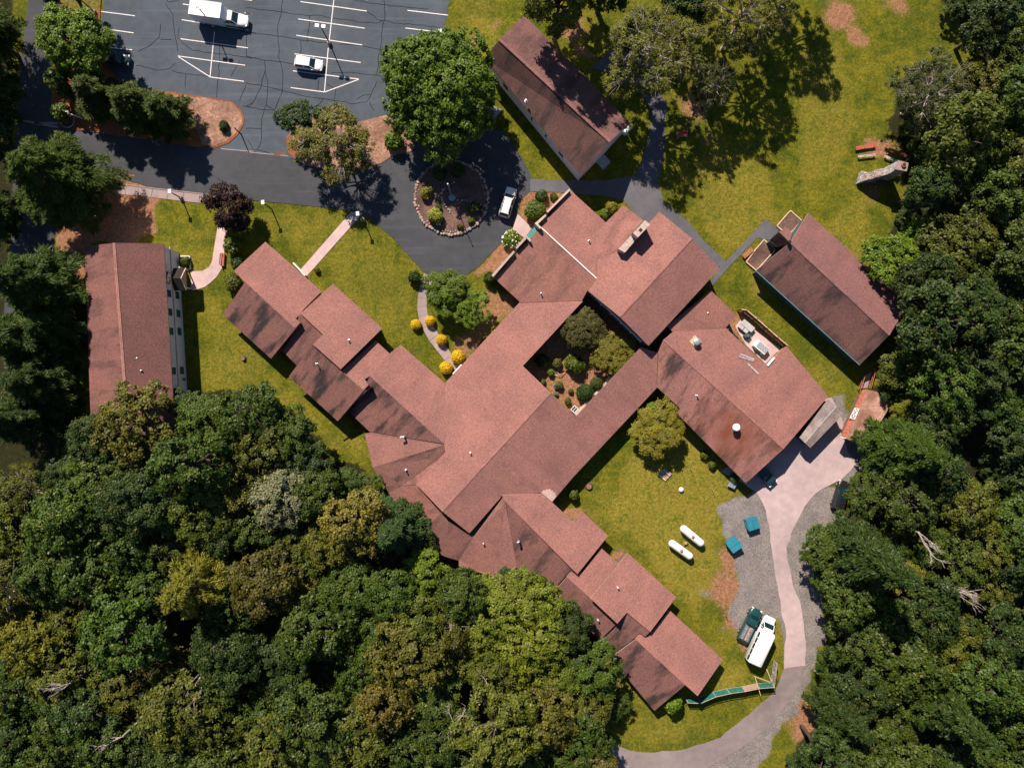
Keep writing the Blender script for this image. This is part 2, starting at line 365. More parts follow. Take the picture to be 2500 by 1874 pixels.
    at.data.foreach_set('color', np.stack([bare, grav, fl, dry], -1).reshape(-1).astype(np.float32))
    me.polygons.foreach_set('use_smooth', [True]*len(q))
    m, n, l, b = nt('lawn'); p = geo(n)
    z = N(n, 'Attribute', attribute_name='zone'); sp = n.new('ShaderNodeSeparateColor'); l.new(z.outputs['Color'], sp.inputs[0])
    f0 = noise_t(n, l, p, .11, 7, .66); f1 = noise_t(n, l, p, .42, 6, .68); f2 = noise_t(n, l, p, 1.9, 6, .78); f3 = noise_t(n, l, p, 13, 3, .75)
    g = mixc(n, l, ramp(n, l, f1, .36, .64), (.050,.074,.006), (.158,.148,.011))
    g = mixc(n, l, mathn(n, l, 'MULTIPLY', ramp(n, l, f0, .52, .66), .75), g, (.048,.072,.007)); g = mixc(n, l, mathn(n, l, 'MULTIPLY', ramp(n, l, f0, .48, .36), .6), g, (.185,.162,.016))
    g = mixc(n, l, mathn(n, l, 'MULTIPLY', ramp(n, l, f2, .46, .70), .8), g, (.042,.062,.007))
    g = mixc(n, l, mathn(n, l, 'MULTIPLY', ramp(n, l, f2, .5, .26), .5), g, (.25,.205,.04))
    # clover and weed patches
    f5 = noise_t(n, l, p, .8, 3, .5); g = mixc(n, l, mathn(n, l, 'MULTIPLY', ramp(n, l, f5, .6, .7), .5), g, (.065,.10,.016))
    d = mathn(n, l, 'MULTIPLY', z.outputs['Alpha'], mathn(n, l, 'MULTIPLY', ramp(n, l, f2, .72, .34), ramp(n, l, f1, .2, .5)))
    g = mixc(n, l, d, g, mixc(n, l, ramp(n, l, f1, .4, .62), (.31,.262,.042), (.245,.175,.040)))
    soil = mixc(n, l, ramp(n, l, f2, .3, .7), (.16,.062,.026), (.36,.20,.13))
    soil = mixc(n, l, mathn(n, l, 'MULTIPLY', ramp(n, l, f3, .5, .8), .4), soil, (.48,.34,.26))
    def edge(src, k=.55): return ramp(n, l, mathn(n, l, 'ADD', src, mathn(n, l, 'MULTIPLY', mathn(n, l, 'SUBTRACT', f2, .5), 1.6)), k-.18, k+.18)
    g = mixc(n, l, edge(sp.outputs[0]), g, soil)
    gr = mixc(n, l, ramp(n, l, f1, .3, .7), (.13,.125,.138), (.25,.222,.222))
    gr = mixc(n, l, mathn(n, l, 'MULTIPLY', ramp(n, l, f3, .5, .75), .5), gr, (.40,.35,.33))
    g = mixc(n, l, edge(sp.outputs[1]), g, gr)
    litter = mixc(n, l, ramp(n, l, f2, .35, .65), (.014,.017,.007), (.034,.034,.012))
    g = mixc(n, l, edge(sp.outputs[2]), g, litter)
    g = mixc(n, l, 1.0, g, mixc(n, l, ramp(n, l, f3, .2, .8), (.62,.64,.6), (1.38,1.34,1.28)), 'MULTIPLY')
    f6 = noise_t(n, l, p, 4.6, 2, .7); g = mixc(n, l, 1.0, g, mixc(n, l, ramp(n, l, f6, .3, .7), (.62,.66,.62), (1.34,1.3,1.28)), 'MULTIPLY')
    l.new(g, b.inputs['Base Color']); b.inputs['Roughness'].default_value = 1; b.inputs['Specular IOR Level'].default_value = .1
    bump(n, l, b, mathn(n, l, 'ADD', f2, f3), .7, .12)
    me.materials.append(m)
    return tag(link('ground', me), kind='structure', label='yellow green mown lawn with bare soil, gravel and leaf litter')
def quads_mesh(name, co, q):
    me = bpy.data.meshes.new(name); n = len(q)
    me.vertices.add(len(co)); me.vertices.foreach_set('co', co.reshape(-1))
    me.loops.add(n*4); me.loops.foreach_set('vertex_index', q.reshape(-1))
    me.polygons.add(n); me.polygons.foreach_set('loop_start', np.arange(0, n*4, 4, dtype=np.int32))
    me.update(calc_edges=True); return me
make_ground()

def sheet(name, spec, z, mat, label=None, jit=0.0, parent=None, th=.06, step=1.2, kind='structure', seed=0):
    """flat paved area with real edges; long edges are broken up and roughened by jit metres"""
    rnd = random.Random(seed); P = [W(p) for p in px(spec)]; out = []
    for i, a in enumerate(P):
        b = P[(i+1) % len(P)]; n = max(1, int((b-a).length/step)) if jit else 1
        for k in range(n):
            v = a.lerp(b, k/n)
            if jit and k: v = v+Vector((rnd.uniform(-jit, jit), rnd.uniform(-jit, jit), 0))
            out.append(Vector((v.x, v.y, z)))
    o = MB().prism(out, z-th).build(name, mat, parent)
    if not parent: tag(o, label, kind=kind)
    return o
LOT = sheet('parking_lot', 's 255 -60 252 30 240 75 215 150 180 290 300 345 540 366 600 374 705 386 760 400 900 392 970 380 985 300 1000 250 1060 150 1082 80 1092 40 1104 -60', .012, M_LOT, 'blue grey cracked asphalt parking lot', .06)
DRV = sheet('driveway', 's 75 -60 62 60 52 130 43 290 36 360 28 550 20 640 10 760 10 900 70 900 100 760 128 640 133 580 140 520 180 470 270 440 280 431 377 460 525 478 609 488 801 507 886 522 922 552 958 580 1034 664 1050 674 1069 679 1100 682 1130 677 1169 650 1223 593 1250 550 1262 520 1271 487 1296 465 1299 436 1290 415 1277 389 1262 365 1249 345 1230 320 1150 300 1080 260 1000 280 930 330 960 380 860 400 740 402 700 384 600 372 540 364 520 352 480 345 430 352 300 335 210 320 150 312 125 272 126 170 130 120 147 40 158 -60', .016, M_DRIVE, 'dark grey asphalt driveway looping round the stone bed', .05)
sheet('footpath', 'C 478 1450 1090 1466 1200 1440 1330 1425 1390 1290 1450 1050 1460 900 1380 760 1240 640 970 545 1160 390 1300 270 1420 420 1500 700 1590 850 1572 1000 1562 1250 1512 1480 1560 1640 s 1680 540 1717 587 1776 642 1730 660 1560 540 1523 489 C 1050 1582 760 1560 478 1548', .020, M_PATH, 'grey asphalt footpath between the white hall and the lodge', .05)
sheet('footpath', 'p 0 690 300 370 470 185 655 325 520 452 440 452 395 425 345 440 0 800 H 800 650 770 640 850 500', .024, M_PATH, 'grey asphalt footpath leading to the meeting hall porch', .05)
sheet('yard_road', 's 1846 1200 1815 1178 1760 1150 1860 1080 1960 990 2030 970 2052 1010 2068 1100 2092 1128 2056 1168 2025 1184 1991 1204 1964 1237 1949 1267 1932 1300 1920 1335 1922 1365 1930 1395 1936 1430 1953 1466 1962 1520 1967 1565 1966 1625 1914 1632 1919 1541 1907 1487 1889 1375 1880 1300 1870 1246', .018, M_YARD, 'pale pink concrete service road sweeping round the yard', .13, seed=4)
sheet('yard_road', 's 1914 1631 1966 1624 1958 1647 1946 1680 1931 1707 1883 1770 1800 1832 1720 1876 1600 1900 1500 1900 1478 1807 1540 1832 1600 1836 1680 1826 1759 1800 1816 1752 1877 1701 1897 1677', .019, M_YARD2, 'worn grey brown asphalt stretch of the service road', .12, seed=6)
sheet('walkway', 'F 1185 222 1280 232 822 745 775 690', .022, M_CONC, 'straight pale pink concrete walk to the wing door')
sheet('walkway', 'G 875 405 990 520 930 600 832 530', .022, M_CONC, 'short pale pink concrete apron at the entrance')
sheet('walkway', 'F 182 330 158 540 150 600 138 680 95 750 40 800 0 830 E 1560 860 1545 845 1545 705 1640 698 1690 670 1718 620 1725 560 1760 350', .022, M_CONC, 'curving pale pink concrete walk to the dormitory porch')
def slabs(name, label, left, right, z, mat, gap=.015):
    root = empty(name, (0,0,0)); tag(root, label, kind='structure')
    Lp, Rp = [W(p) for p in px(left)], [W(p) for p in px(right)]
    for i in range(len(Lp)-1):
        a, b, c, d = Lp[i], Lp[i+1], Rp[i+1], Rp[i]
        q = [a.lerp(b, gap), b.lerp(a, gap), c.lerp(d, 0).lerp(d, 0), d]
        q = [a.lerp(b, gap), a.lerp(b, 1-gap), d.lerp(c, 1-gap), d.lerp(c, gap)]
        zz = z+random.Random(i).uniform(-.004, .006)
        MB().prism([Vector((v.x, v.y, zz)) for v in q], z-.08).build('slab', mat, root)
    return root
slabs('slab_path', 'curved path of pinkish grey concrete slabs lined with yellow bushes', 'G 118 882 100 940 80 1010 66 1080 62 1160 72 1240 105 1330 160 1430 230 1520 285 1590 350 1650 400 1700', 'G 235 935 190 960 155 1030 140 1090 138 1150 145 1210 180 1290 235 1380 300 1480 340 1540 390 1600 430 1640', .024, M_CONC2, .012)
slabs('sidewalk', 'pale concrete sidewalk slabs along the driveway edge', 'E 880 -15 1000 5 1120 18 1240 35 1370 50 1490 62 1620 78 1750 92 1850 102', 'E 900 70 1020 85 1120 92 1220 105 1350 120 1480 136 1610 150 1740 165 1840 175', .024, M_CONC2, .012)
# kerb of the sidewalk along the drive
MB().prism([Vector((v.x, v.y, .10)) for v in [W(p) for p in px('E 990 -4 1240 29 1750 86 1752 93 1240 36 990 4')]], -.05).build('kerb', M_CONC2)['kind'] = 'structure'
# parking markings and sealed cracks belong to the lot
def strip(name, spec, w, z, mat, parent, wig=0.0):
    P = [W(p) for p in px(spec)]; mb = MB()
    if wig:
        rd = random.Random(len(spec)+int(P[0].x*10)); Q = []
        for a, b in zip(P, P[1:]):
            n = max(1, int((b-a).length/.7)); Q += [a.lerp(b, k/n)+Vector((rd.uniform(-wig, wig), rd.uniform(-wig, wig), 0))*(k > 0) for k in range(n)]
        P = Q+[P[-1]]
    L, R = [], []
    for i, p in enumerate(P):
        d = (P[min(i+1, len(P)-1)]-P[max(i-1, 0)]).normalized(); nrm = Vector((-d.y, d.x, 0))*w/2
        L.append(p+nrm+Vector((0,0,z))); R.append(p-nrm+Vector((0,0,z)))
    for i in range(len(P)-1): mb.add([L[i], R[i], R[i+1], L[i+1]], [(0,1,2,3)])
    return mb.build(name, mat, parent)
for s in ('A 820 95 1092 130', 'A 805 230 1082 268', 'A 880 385 1070 405', 'A 900 520 1055 538', 'A 1480 35 1530 42', 'A 1980 105 2030 112', 'A 1472 162 2012 247', 'A 1462 316 2008 390', 'A 1440 455 1985 530',
          'A 1700 625 1975 660', 'A 1446 462 1697 622', 'A 1736 258 1700 625', 'A 1760 0 1758 -40', 'B 442 15 980 92', 'B 425 156 962 230', 'B 410 288 942 366', 'B 396 438 930 508', 'B 382 575 915 642', 'B 365 711 636 746',
          'B 716 -20 676 330', 'B 668 390 637 746', 'B 640 746 915 644', 'B 1310 86 1638 125', 'B 1292 229 1600 265', 'B 1270 366 1400 382', 'B 0 106 42 112', 'A 1480 -60 2040 5', 'B 460 -70 990 0'):
    ZL = ZL+.0009 if 'ZL' in globals() and ZL < .032 else .0245; strip('marking_line', s, .13, ZL, M_LINE, LOT)
for s in ('B 300 0 290 100 262 200 262 300 270 380 265 460 285 520 300 600 298 720 270 800 235 890', 'B 0 65 280 95 500 130 600 125 690 150 800 160 950 185 1060 190 1120 165 1200 190 1400 205 1560 225', 'B 0 262 250 295 400 315 560 340 680 350',
          'B 760 360 920 370 1100 405 1290 432', 'B 0 455 150 490 260 500 380 520', 'B 1118 0 1125 160 1110 200 1095 360 1070 470 1075 520 1060 610 1160 640', 'B 870 0 1100 40 1480 75', 'B 980 92 1040 130 1060 160 1110 170', 'B 150 490 158 570 125 700 60 830 0 862',
          'B 158 570 180 700 165 850 130 960 128 1130 95 1212', 'B 0 672 120 690 300 735 450 775 640 800 880 840 980 825 1010 780 1060 660', 'B 0 862 140 890 250 890', 'B 165 850 230 890', 'B 0 1040 130 1040', 'B 1075 480 1125 550 1140 600 1180 620', 'B 520 130 500 340',
          'B 445 330 450 400 438 440', 'B 595 630 580 740', 'B 730 720 720 820 690 920', 'B 690 590 880 590 950 602 1060 610', 'B 660 680 720 720', 'A 1340 30 1400 120 1410 250 1440 420', 'A 1450 230 1440 300 1480 350 1560 410 1720 430', 'A 1300 200 1290 300 1200 380 1120 420',
          'A 1780 350 1770 620 1755 790', 'A 1720 180 1980 262 2072 268', 'A 2000 280 1998 460', 'A 1100 530 1280 570 1380 555 1420 510', 'A 1505 600 1500 710', 'A 1940 490 1870 620', 'A 1390 570 1440 590 1700 620', 'A 1960 860 2020 865 2072 790', 'A 1990 690 1940 820', 'A 1350 0 1360 20 1450 10',
          'A 1300 320 1390 322', 'A 1720 430 1820 440 2000 465 2072 470', 'B 20 1140 60 1210 200 1245', 'B 270 800 240 880', 'B 900 800 960 770 1015 770', 'B 1000 820 1040 900', 'B 550 870 600 840 630 800'):
    ZK = ZK+.0009 if 'ZK' in globals() and ZK < .0225 else .0155; strip('crack_seal', s, .085, ZK, M_CRACK, LOT, .10)
strip('joint_seam', 'A 1790 1205 2072 1228 B 0 1230 340 1262', .12, .0215, M_CONC2, LOT)
# pale patches and orange needle drifts on the drive
for s, w in (('A 145 965 300 1000 470 1030', .35), ('A 280 995 470 1000', .3)): strip('patch_seam', s, w, .0205, M_CONC2, DRV)
for s, w in (('A 372 1112 450 1118', .3), ('A 478 1060 470 1130', .35), ('A 980 1400 1040 1440', .3), ('A 1000 1425 1090 1420', .25), ('A 930 1440 1000 1470', .25), ('B 225 1255 320 1240', .4)):
    strip('needle_drift', s, w, .0225, M_BARKY, DRV)
sheet('plant_yard', 'g 1010 400 1080 312 1250 440 1590 685 1500 790 1405 880 1150 640', .02, M_CONC, 'pale pink paving of the kitchen plant yard', .05)
# planted islands between lot and drive
sheet('planting_island', 'A 430 560 418 760 418 880 450 960 500 1032 690 1062 900 1090 1300 1140 1450 1168 1600 1192 1760 1192 1850 1160 1920 1100 1972 1010 1978 960 1950 890 1880 825 1700 790 1400 748 1070 712 960 640 880 540 850 380 800 260 815 60 828 -180 500 -180 490 60 440 300', .09, M_BARKY, 'long planting island of orange needle litter under the pines', .08, th=.16)
sheet('wood_chip_bed', 'A 1330 770 1500 775 1700 800 1870 832 1935 895 1962 965 1955 1010 1900 1090 1840 1140 1750 1178 1640 1175 1600 1060 1480 1000 1400 900', .105, M_CHIP, 'rounded end of the island covered in pale wood chips', .07, th=.1)
sheet('planting_island', 'B 328 1120 335 1230 400 1285 470 1335 700 1380 950 1350 1090 1325 1190 1262 1350 1225 1382 1135 1230 1010 1140 935 900 992 680 955 540 930 420 1000', .09, M_CHIP, 'planting island of pale wood chips between lot and drive', .08, th=.16)
sheet('planting_bed', 'B 328 1120 335 1230 400 1285 430 1150 380 1110', .10, M_BARKY, 'corner of the island with orange needle litter', .05, th=.1)
sheet('lawn_verge', 'A 500 -200 490 60 480 130 700 150 815 60 828 -200', .102, plain('verge_grass', (.14,.12,.02), 1, var=.3, scale=2), 'dry grass verge beside the lot', .08, th=.1)
# ------------------------------------------------------------ buildings
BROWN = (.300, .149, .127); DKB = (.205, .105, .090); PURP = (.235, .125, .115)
def inset2(P, d, joint=()):
    """shrink a counter-clockwise outline; edges in joint stay put"""
    n = len(P); L = []
    for i in range(n):
        a, b = P[i], P[(i+1) % n]; t = Vector((b.x-a.x, b.y-a.y, 0)).normalized(); nn = Vector((-t.y, t.x, 0))*(0 if i in joint else d)
        L.append((a+nn, t))
    out = []
    for i in range(n):
        (p, t), (q, u) = L[i-1], L[i]
        cr = t.x*u.y-t.y*u.x
        if abs(cr) < .08: out.append(Vector((q.x, q.y, 0))); continue
        s = ((q.x-p.x)*u.y-(q.y-p.y)*u.x)/cr
        v = p+t*s
        if (v-P[i]).to_2d().length > 2.5: v = Vector((q.x, q.y, 0))
        out.append(Vector((v.x, v.y, 0)))
    return out
def roof(parent, spec, pl=None, zs=None, color=BROWN, stain=.25, th=.2, wall=True, joint=(), wmat=None, inset=.45, rust=0, fasc=None, zb=-.1, trim=True):
    P = px(spec)
    V = [W(p, z) for p, z in zip(P, zs)] if zs else [hit(p, pl) for p in P]
    area = sum(V[i].x*V[(i+1) % len(V)].y-V[(i+1) % len(V)].x*V[i].y for i in range(len(V)))
    n = len(V)
    if zs and pl:
        m_ = np.array([[v.x, v.y, 1] for v in V]); pl = tuple(np.linalg.lstsq(m_, np.array([v.z for v in V]), rcond=None)[0]); wdrop = max(pz(pl, v)-v.z for v in V)+.05
    if area < 0:
        V = V[::-1]; joint = {(n-2-j) % n for j in joint}
    mb = MB(); bot = [v-Vector((0,0,th)) for v in V]
    tris = [tuple(range(n))]
    if zs:      # bent panels: the same triangles above and below
        tris = []
        for t in tessellate_polygon([[Vector((v.x, v.y, 0)) for v in V]]):
            a, b, c = (V[i] for i in t); tris.append(tuple(t) if (b.x-a.x)*(c.y-a.y)-(b.y-a.y)*(c.x-a.x) > 0 else tuple(t)[::-1])
    mb.add(V+bot, tris, 0)
    mb.f += [[n+i for i in t][::-1] for t in tris]+[[i, n+i, n+(i+1) % n, (i+1) % n] for i in range(n)]; mb.m += [1]*(n+len(tris))
    me = mb.mesh('roof_slope', [M_ROOF, fasc or M_FASC])
    # uv in metres: u along the contour, v up the slope
    nor = me.polygons[0].normal.copy(); h = Vector((nor.x, nor.y, 0)); h = h.normalized() if h.length > 1e-4 else Vector((0,1,0))
    u = Vector((-h.y, h.x, 0)); vv = nor.cross(u).normalized()
    uvl = me.uv_layers.new(name='UVMap')
    for lp in me.loops:
        c = me.vertices[lp.vertex_index].co; uvl.data[lp.index].uv = (c.dot(u), c.dot(vv))
    o = link('roof_slope', me, parent, color); o['stain'] = float(stain); o['rust'] = float(rust)
    if wall:
        Q = inset2(V, inset, joint)
        def zt(q):
            if pl: return pz(pl, q)-th+.01-(.0 if not zs else wdrop)
            return min(v.z for v in V)-th
        MB().prism([Vector((q.x, q.y, zt(q))) for q in Q], zb).build('wall', wmat or M_WALL, parent)
    return o
def ridge_cap(parent, spec, pl, color, w=.32, off=.05):
    A, B = [hit(p, pl) if isinstance(pl, tuple) else W(p, pl) for p in px(spec)][:2]; d = (B-A).normalized(); s = Vector((-d.y, d.x, 0))*w/2
    up = Vector((0,0,off)); mb = MB()
    mb.add([A-s, A+up, A+s, B-s, B+up, B+s], [(0,1,4,3),(1,2,5,4),(0,3,5,2),(0,2,1),(3,4,5)])
    me = mb.mesh('ridge_cap', M_ROOF); uvl = me.uv_layers.new(name='UVMap')
    for lp in me.loops:
        c = me.vertices[lp.vertex_index].co; uvl.data[lp.index].uv = (c.dot(d), c.dot(s))
    o = link('ridge_cap', me, parent, color); o['stain'] = .2; o['rust'] = 0.
def vent(parent, p, z, h=.45, r=.09, hood=True):
    b = W(px(p)[0], z); mb = MB()
    mb.lathe(b, [(r*2.2,-.3),(r*2.2,.02),(r,.06),(r,h)], 8)
    if hood: mb.lathe(b+Vector((0,0,h)), [(r*1.7,0),(r*1.5,.1),(r*.4,.16)], 8)
    mb.build('vent_pipe', M_STEEL, parent, 40)
def elbow(parent, p, q, z, h=.9):
    b = W(px(p)[0], z); e = W(px(q)[0], z+h); mb = MB()
    mb.lathe(b, [(.16,-.3),(.16,h-.1)], 8); mb.tube([b+Vector((0,0,h-.15)), b+Vector((0,0,h+.05)), Vector((e.x, e.y, z+h+.1))], .17, 8)
    mb.build('flue_pipe', M_STEEL, parent, 40)
K1, ZE = .30, 2.7
LODGE = empty('lodge', W((1200,1000)), 0, 'sprawling brown shingle lodge of stepped wings around a planted courtyard', 'building')
LODGE.location = (0,0,0)
# left wing
pL1 = plane_edge('F 490 465 945 865', ZE+.4, K1, 'F 325 790')
zr = lambda s, pl: hit(px(s)[0], pl).z
roof(LODGE, 'F 490 465 945 865 800 1010 775 1045 735 1085 770 1120 725 1160 325 790 235 700', pL1, stain=.12, joint={1,2,3,4,5,6})
pL1b = plane_edge('F 325 790 725 1160', (zr('F 325 790', pL1)-.03, zr('F 725 1160', pL1)-.03), -K1, 'F 145 1055')
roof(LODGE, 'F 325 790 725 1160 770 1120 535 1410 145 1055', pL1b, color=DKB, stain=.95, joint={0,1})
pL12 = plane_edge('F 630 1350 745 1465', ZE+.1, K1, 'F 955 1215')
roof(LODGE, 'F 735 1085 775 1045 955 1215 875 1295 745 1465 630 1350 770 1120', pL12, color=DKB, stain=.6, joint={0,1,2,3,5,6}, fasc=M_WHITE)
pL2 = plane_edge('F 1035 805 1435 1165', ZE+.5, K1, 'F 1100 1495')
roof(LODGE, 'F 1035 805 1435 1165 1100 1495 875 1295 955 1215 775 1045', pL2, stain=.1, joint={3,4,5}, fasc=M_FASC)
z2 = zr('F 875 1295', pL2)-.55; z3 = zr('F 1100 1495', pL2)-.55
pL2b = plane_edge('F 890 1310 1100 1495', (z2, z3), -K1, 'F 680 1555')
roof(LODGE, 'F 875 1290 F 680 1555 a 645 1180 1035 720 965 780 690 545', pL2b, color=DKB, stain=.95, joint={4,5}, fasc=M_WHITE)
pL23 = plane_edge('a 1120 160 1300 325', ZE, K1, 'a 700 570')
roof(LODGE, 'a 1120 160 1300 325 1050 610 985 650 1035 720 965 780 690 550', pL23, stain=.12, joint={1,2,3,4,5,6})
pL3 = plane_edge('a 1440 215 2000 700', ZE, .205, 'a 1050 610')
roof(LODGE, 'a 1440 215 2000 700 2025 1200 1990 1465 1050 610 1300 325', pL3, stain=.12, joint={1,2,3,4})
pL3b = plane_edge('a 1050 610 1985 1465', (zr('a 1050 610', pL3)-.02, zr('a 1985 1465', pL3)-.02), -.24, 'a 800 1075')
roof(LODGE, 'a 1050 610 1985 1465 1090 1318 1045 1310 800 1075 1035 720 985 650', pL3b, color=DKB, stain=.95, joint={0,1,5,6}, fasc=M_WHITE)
# fan of the octagonal end
zA = zr('a 1985 1465', pL3)
roof(LODGE, 'I 135 690 180 680 775 780 200 965', zs=[ZE-.1, ZE+.1, zA-.05, ZE-.1], stain=.15, wall=False)
roof(LODGE, 'I 200 965 775 780 800 805', zs=[ZE-.1, zA-.05, zA-.15], color=DKB, stain=.7, wall=False)  # fan's dark side: stain and tint deepened to stand in for shade
roof(LODGE, 'I 200 965 800 805 440 1110', zs=[ZE-.1, zA-.15, 3.0], color=DKB, stain=.7, wall=False)
roof(LODGE, 'I 200 965 440 1110 330 1170', zs=[ZE-.1, 3.0, ZE-.3], color=DKB, stain=.7, wall=False)
roof(LODGE, 'I 440 1110 800 805 b 940 170 590 530', zs=[3.0, zA-.15, 3.75, 3.6], color=(.24,.12,.098), stain=.45, wall=False)
# skirt roof round the end of the big gable
ZR = 2.6; pR1 = plane_edge('c 1145 350 1475 660', ZR+.1, K1, 'c 180 235'); zQ = zr('c 180 235', pR1)
roof(LODGE, 'b 430 520 600 520 850 822 s 985 1262 949 1202', color=(.25,.122,.1), zs=[3.0, 3.6, 3.8, 2.5, 2.4], stain=.3, wall=False)
roof(LODGE, 'b 850 822 930 882 s 1008 1317 985 1262', color=(.27,.13,.108), zs=[3.8, 3.8, 2.5, 2.5], stain=.3, wall=False)
roof(LODGE, 'b 930 882 1010 990 965 1440 s 1008 1317', color=DKB, zs=[3.8, 3.7, 2.5, 2.5], stain=.35, wall=False)
roof(LODGE, 'b 1010 990 1235 1150 1330 1190 1140 1492 965 1440', color=DKB, zs=[3.7, 3.6, 3.6, 2.5, 2.5], stain=.55, wall=False)
roof(LODGE, 'b 1330 1190 1700 690 c 175 235 s 1203 1407 b 1140 1560 1140 1492', color=(.27,.134,.112), zs=[3.6, zQ-.1, zQ, 2.6, 2.5, 2.5], stain=.25, wall=False)
MB().prism([W(p, 2.45) for p in px('I 175 720 230 955 340 1140 s 965 1200 995 1256 1018 1306 1088 1345 1128 1362 1200 1392 1250 1370 1220 1240 1080 1110 1040 1080')], -.1).build('wall', M_WALL, LODGE)
# right lower wing
roof(LODGE, 'c 130 150 625 115 765 235 1030 480 1145 350 1475 660 1085 1145 180 235', pR1, stain=.12, joint={0,6,7})
zq = zr('c 180 235', pR1)
pT3 = plane_edge('c 180 235 1120 1095', (zq-.03, zr('c 1120 1095', pR1)-.03), -K1, 'c 600 1300')
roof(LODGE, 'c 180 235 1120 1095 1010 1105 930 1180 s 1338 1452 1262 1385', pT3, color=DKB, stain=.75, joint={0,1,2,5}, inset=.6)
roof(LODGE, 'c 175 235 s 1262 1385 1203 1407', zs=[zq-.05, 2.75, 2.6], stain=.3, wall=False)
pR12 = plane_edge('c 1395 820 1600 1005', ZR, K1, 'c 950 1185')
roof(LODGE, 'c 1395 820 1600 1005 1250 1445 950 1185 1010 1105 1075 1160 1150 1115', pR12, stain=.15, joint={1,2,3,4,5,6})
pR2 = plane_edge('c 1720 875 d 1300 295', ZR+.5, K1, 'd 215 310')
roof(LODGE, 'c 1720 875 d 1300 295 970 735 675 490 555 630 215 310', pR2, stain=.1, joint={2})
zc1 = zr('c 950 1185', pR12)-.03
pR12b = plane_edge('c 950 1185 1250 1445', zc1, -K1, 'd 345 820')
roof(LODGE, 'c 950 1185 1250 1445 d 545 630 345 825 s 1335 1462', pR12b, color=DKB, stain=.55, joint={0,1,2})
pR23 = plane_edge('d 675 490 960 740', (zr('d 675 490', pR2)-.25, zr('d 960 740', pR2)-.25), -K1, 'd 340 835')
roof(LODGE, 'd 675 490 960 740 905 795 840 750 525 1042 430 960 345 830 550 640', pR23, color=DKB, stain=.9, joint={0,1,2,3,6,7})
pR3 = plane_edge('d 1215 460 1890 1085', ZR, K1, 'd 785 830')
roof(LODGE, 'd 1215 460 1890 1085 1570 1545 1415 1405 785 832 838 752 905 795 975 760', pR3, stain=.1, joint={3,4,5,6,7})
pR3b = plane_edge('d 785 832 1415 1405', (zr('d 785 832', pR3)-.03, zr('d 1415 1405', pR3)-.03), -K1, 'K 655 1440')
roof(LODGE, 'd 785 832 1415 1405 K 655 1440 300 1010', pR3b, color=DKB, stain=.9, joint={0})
# central gable and glazed corridor
KC = .215
pCa = plane_edge('a 2000 700 G 890 1120', ZE, KC, 'b 930 870')
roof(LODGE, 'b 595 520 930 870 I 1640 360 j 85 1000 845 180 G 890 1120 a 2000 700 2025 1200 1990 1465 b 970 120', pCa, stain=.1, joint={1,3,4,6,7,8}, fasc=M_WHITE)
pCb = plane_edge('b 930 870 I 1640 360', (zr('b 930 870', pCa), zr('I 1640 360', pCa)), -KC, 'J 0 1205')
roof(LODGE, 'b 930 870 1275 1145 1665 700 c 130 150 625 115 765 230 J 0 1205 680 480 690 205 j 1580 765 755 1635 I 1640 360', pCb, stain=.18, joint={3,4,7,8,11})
ridge_cap(LODGE, 'b 930 870 I 1640 360', pCa, BROWN)
# entrance hall
pGa = plane_edge('e 1100 125 1545 530', 2.9, .28, 'e 720 590')
roof(LODGE, 'e 722 592 1100 125 1545 530 1430 670 1440 1250', pGa, stain=.1, joint={2,3,4})
pGb = plane_edge('e 722 592 1440 1250', (zr('e 722 592', pGa), zr('e 1440 1250', pGa)), -.22, 'e 140 1240')
roof(LODGE, 'e 722 592 1440 1250 1320 1390 1245 1522 470 1545 140 1240', pGb, stain=.35, joint={0,1,3}, color=(.285,.142,.114))
R0, R1 = hit(px('e 722 592')[0], pGa), hit(px('e 1440 1250')[0], pGa)
MB().bar(R0+Vector((0,0,.06)), R1+Vector((0,0,.06)), .16, .1).build('ridge_flashing', M_WHITE, LODGE)
roof(LODGE, 'f 630 108 885 300 575 660 520 700 295 800 290 460 410 324', zs=[2.8, 2.8, 4.5, 4.45, 4.5, 3.8, 3.0], stain=.3, wall=False)
MB().prism([W(p, 2.6) for p in px('f 640 150 850 300 560 620 350 450')], -.1).build('wall', M_WALL, LODGE)
for s, dz in (('e 1085 105 1098 128 815 408 803 392', .75), ('e 785 428 795 450 690 552 740 598 715 612 650 545', .8), ('e 532 705 545 738 422 868 408 850', .75), ('e 383 888 398 908 125 1222 103 1200', .75), ('e 530 708 545 700 605 760 590 778', .75)):
    pl = pGa if px(s)[0][1] < 552 else pGb
    V = [hit(p, pl)+Vector((0,0,dz)) for p in px(s)]
    V = [W(p, v.z) for p, v in zip(px(s), V)]
    MB().prism(V, -.1).build('parapet', M_TAN, LODGE)
cp = [W(p, z) for p, z in zip(px('e 650 585 532 708 600 768 712 640'), (3.6, 3.6, 4.6, 4.6))]
can = MB().prism(cp, [3.4,3.4,4.3,4.3]).build('entrance_canopy', M_TEAL, LODGE)
mb = MB()
for k in range(9):
    t = (k+.5)/9; a = cp[0].lerp(cp[1], t); b = cp[3].lerp(cp[2], t); mb.bar(a+Vector((0,0,.04)), b+Vector((0,0,.04)), .05, .06)
mb.build('standing_seam', M_TEAL, can)
# assembly hall
KH = .28; ZH = 7.6
pHa = plane_edge('f 1500 530 590 1522', ZH, -KH, 'f 180 1185')
roof(LODGE, 'f 1085 190 1500 530 590 1522 180 1188 297 1045 297 800 520 700 572 665 960 330', pHa, stain=.1, joint={1,4,5,6}, inset=.15)
pHb = plane_edge('f 1500 530 590 1522', ZH, -KH, 'f 1850 910')
roof(LODGE, 'f 1500 530 1850 910 j 1675 745 f 590 1522', pHb, stain=.12, joint={3}, inset=.15)
ridge_cap(LODGE, 'f 1500 530 590 1522', pHa, BROWN)
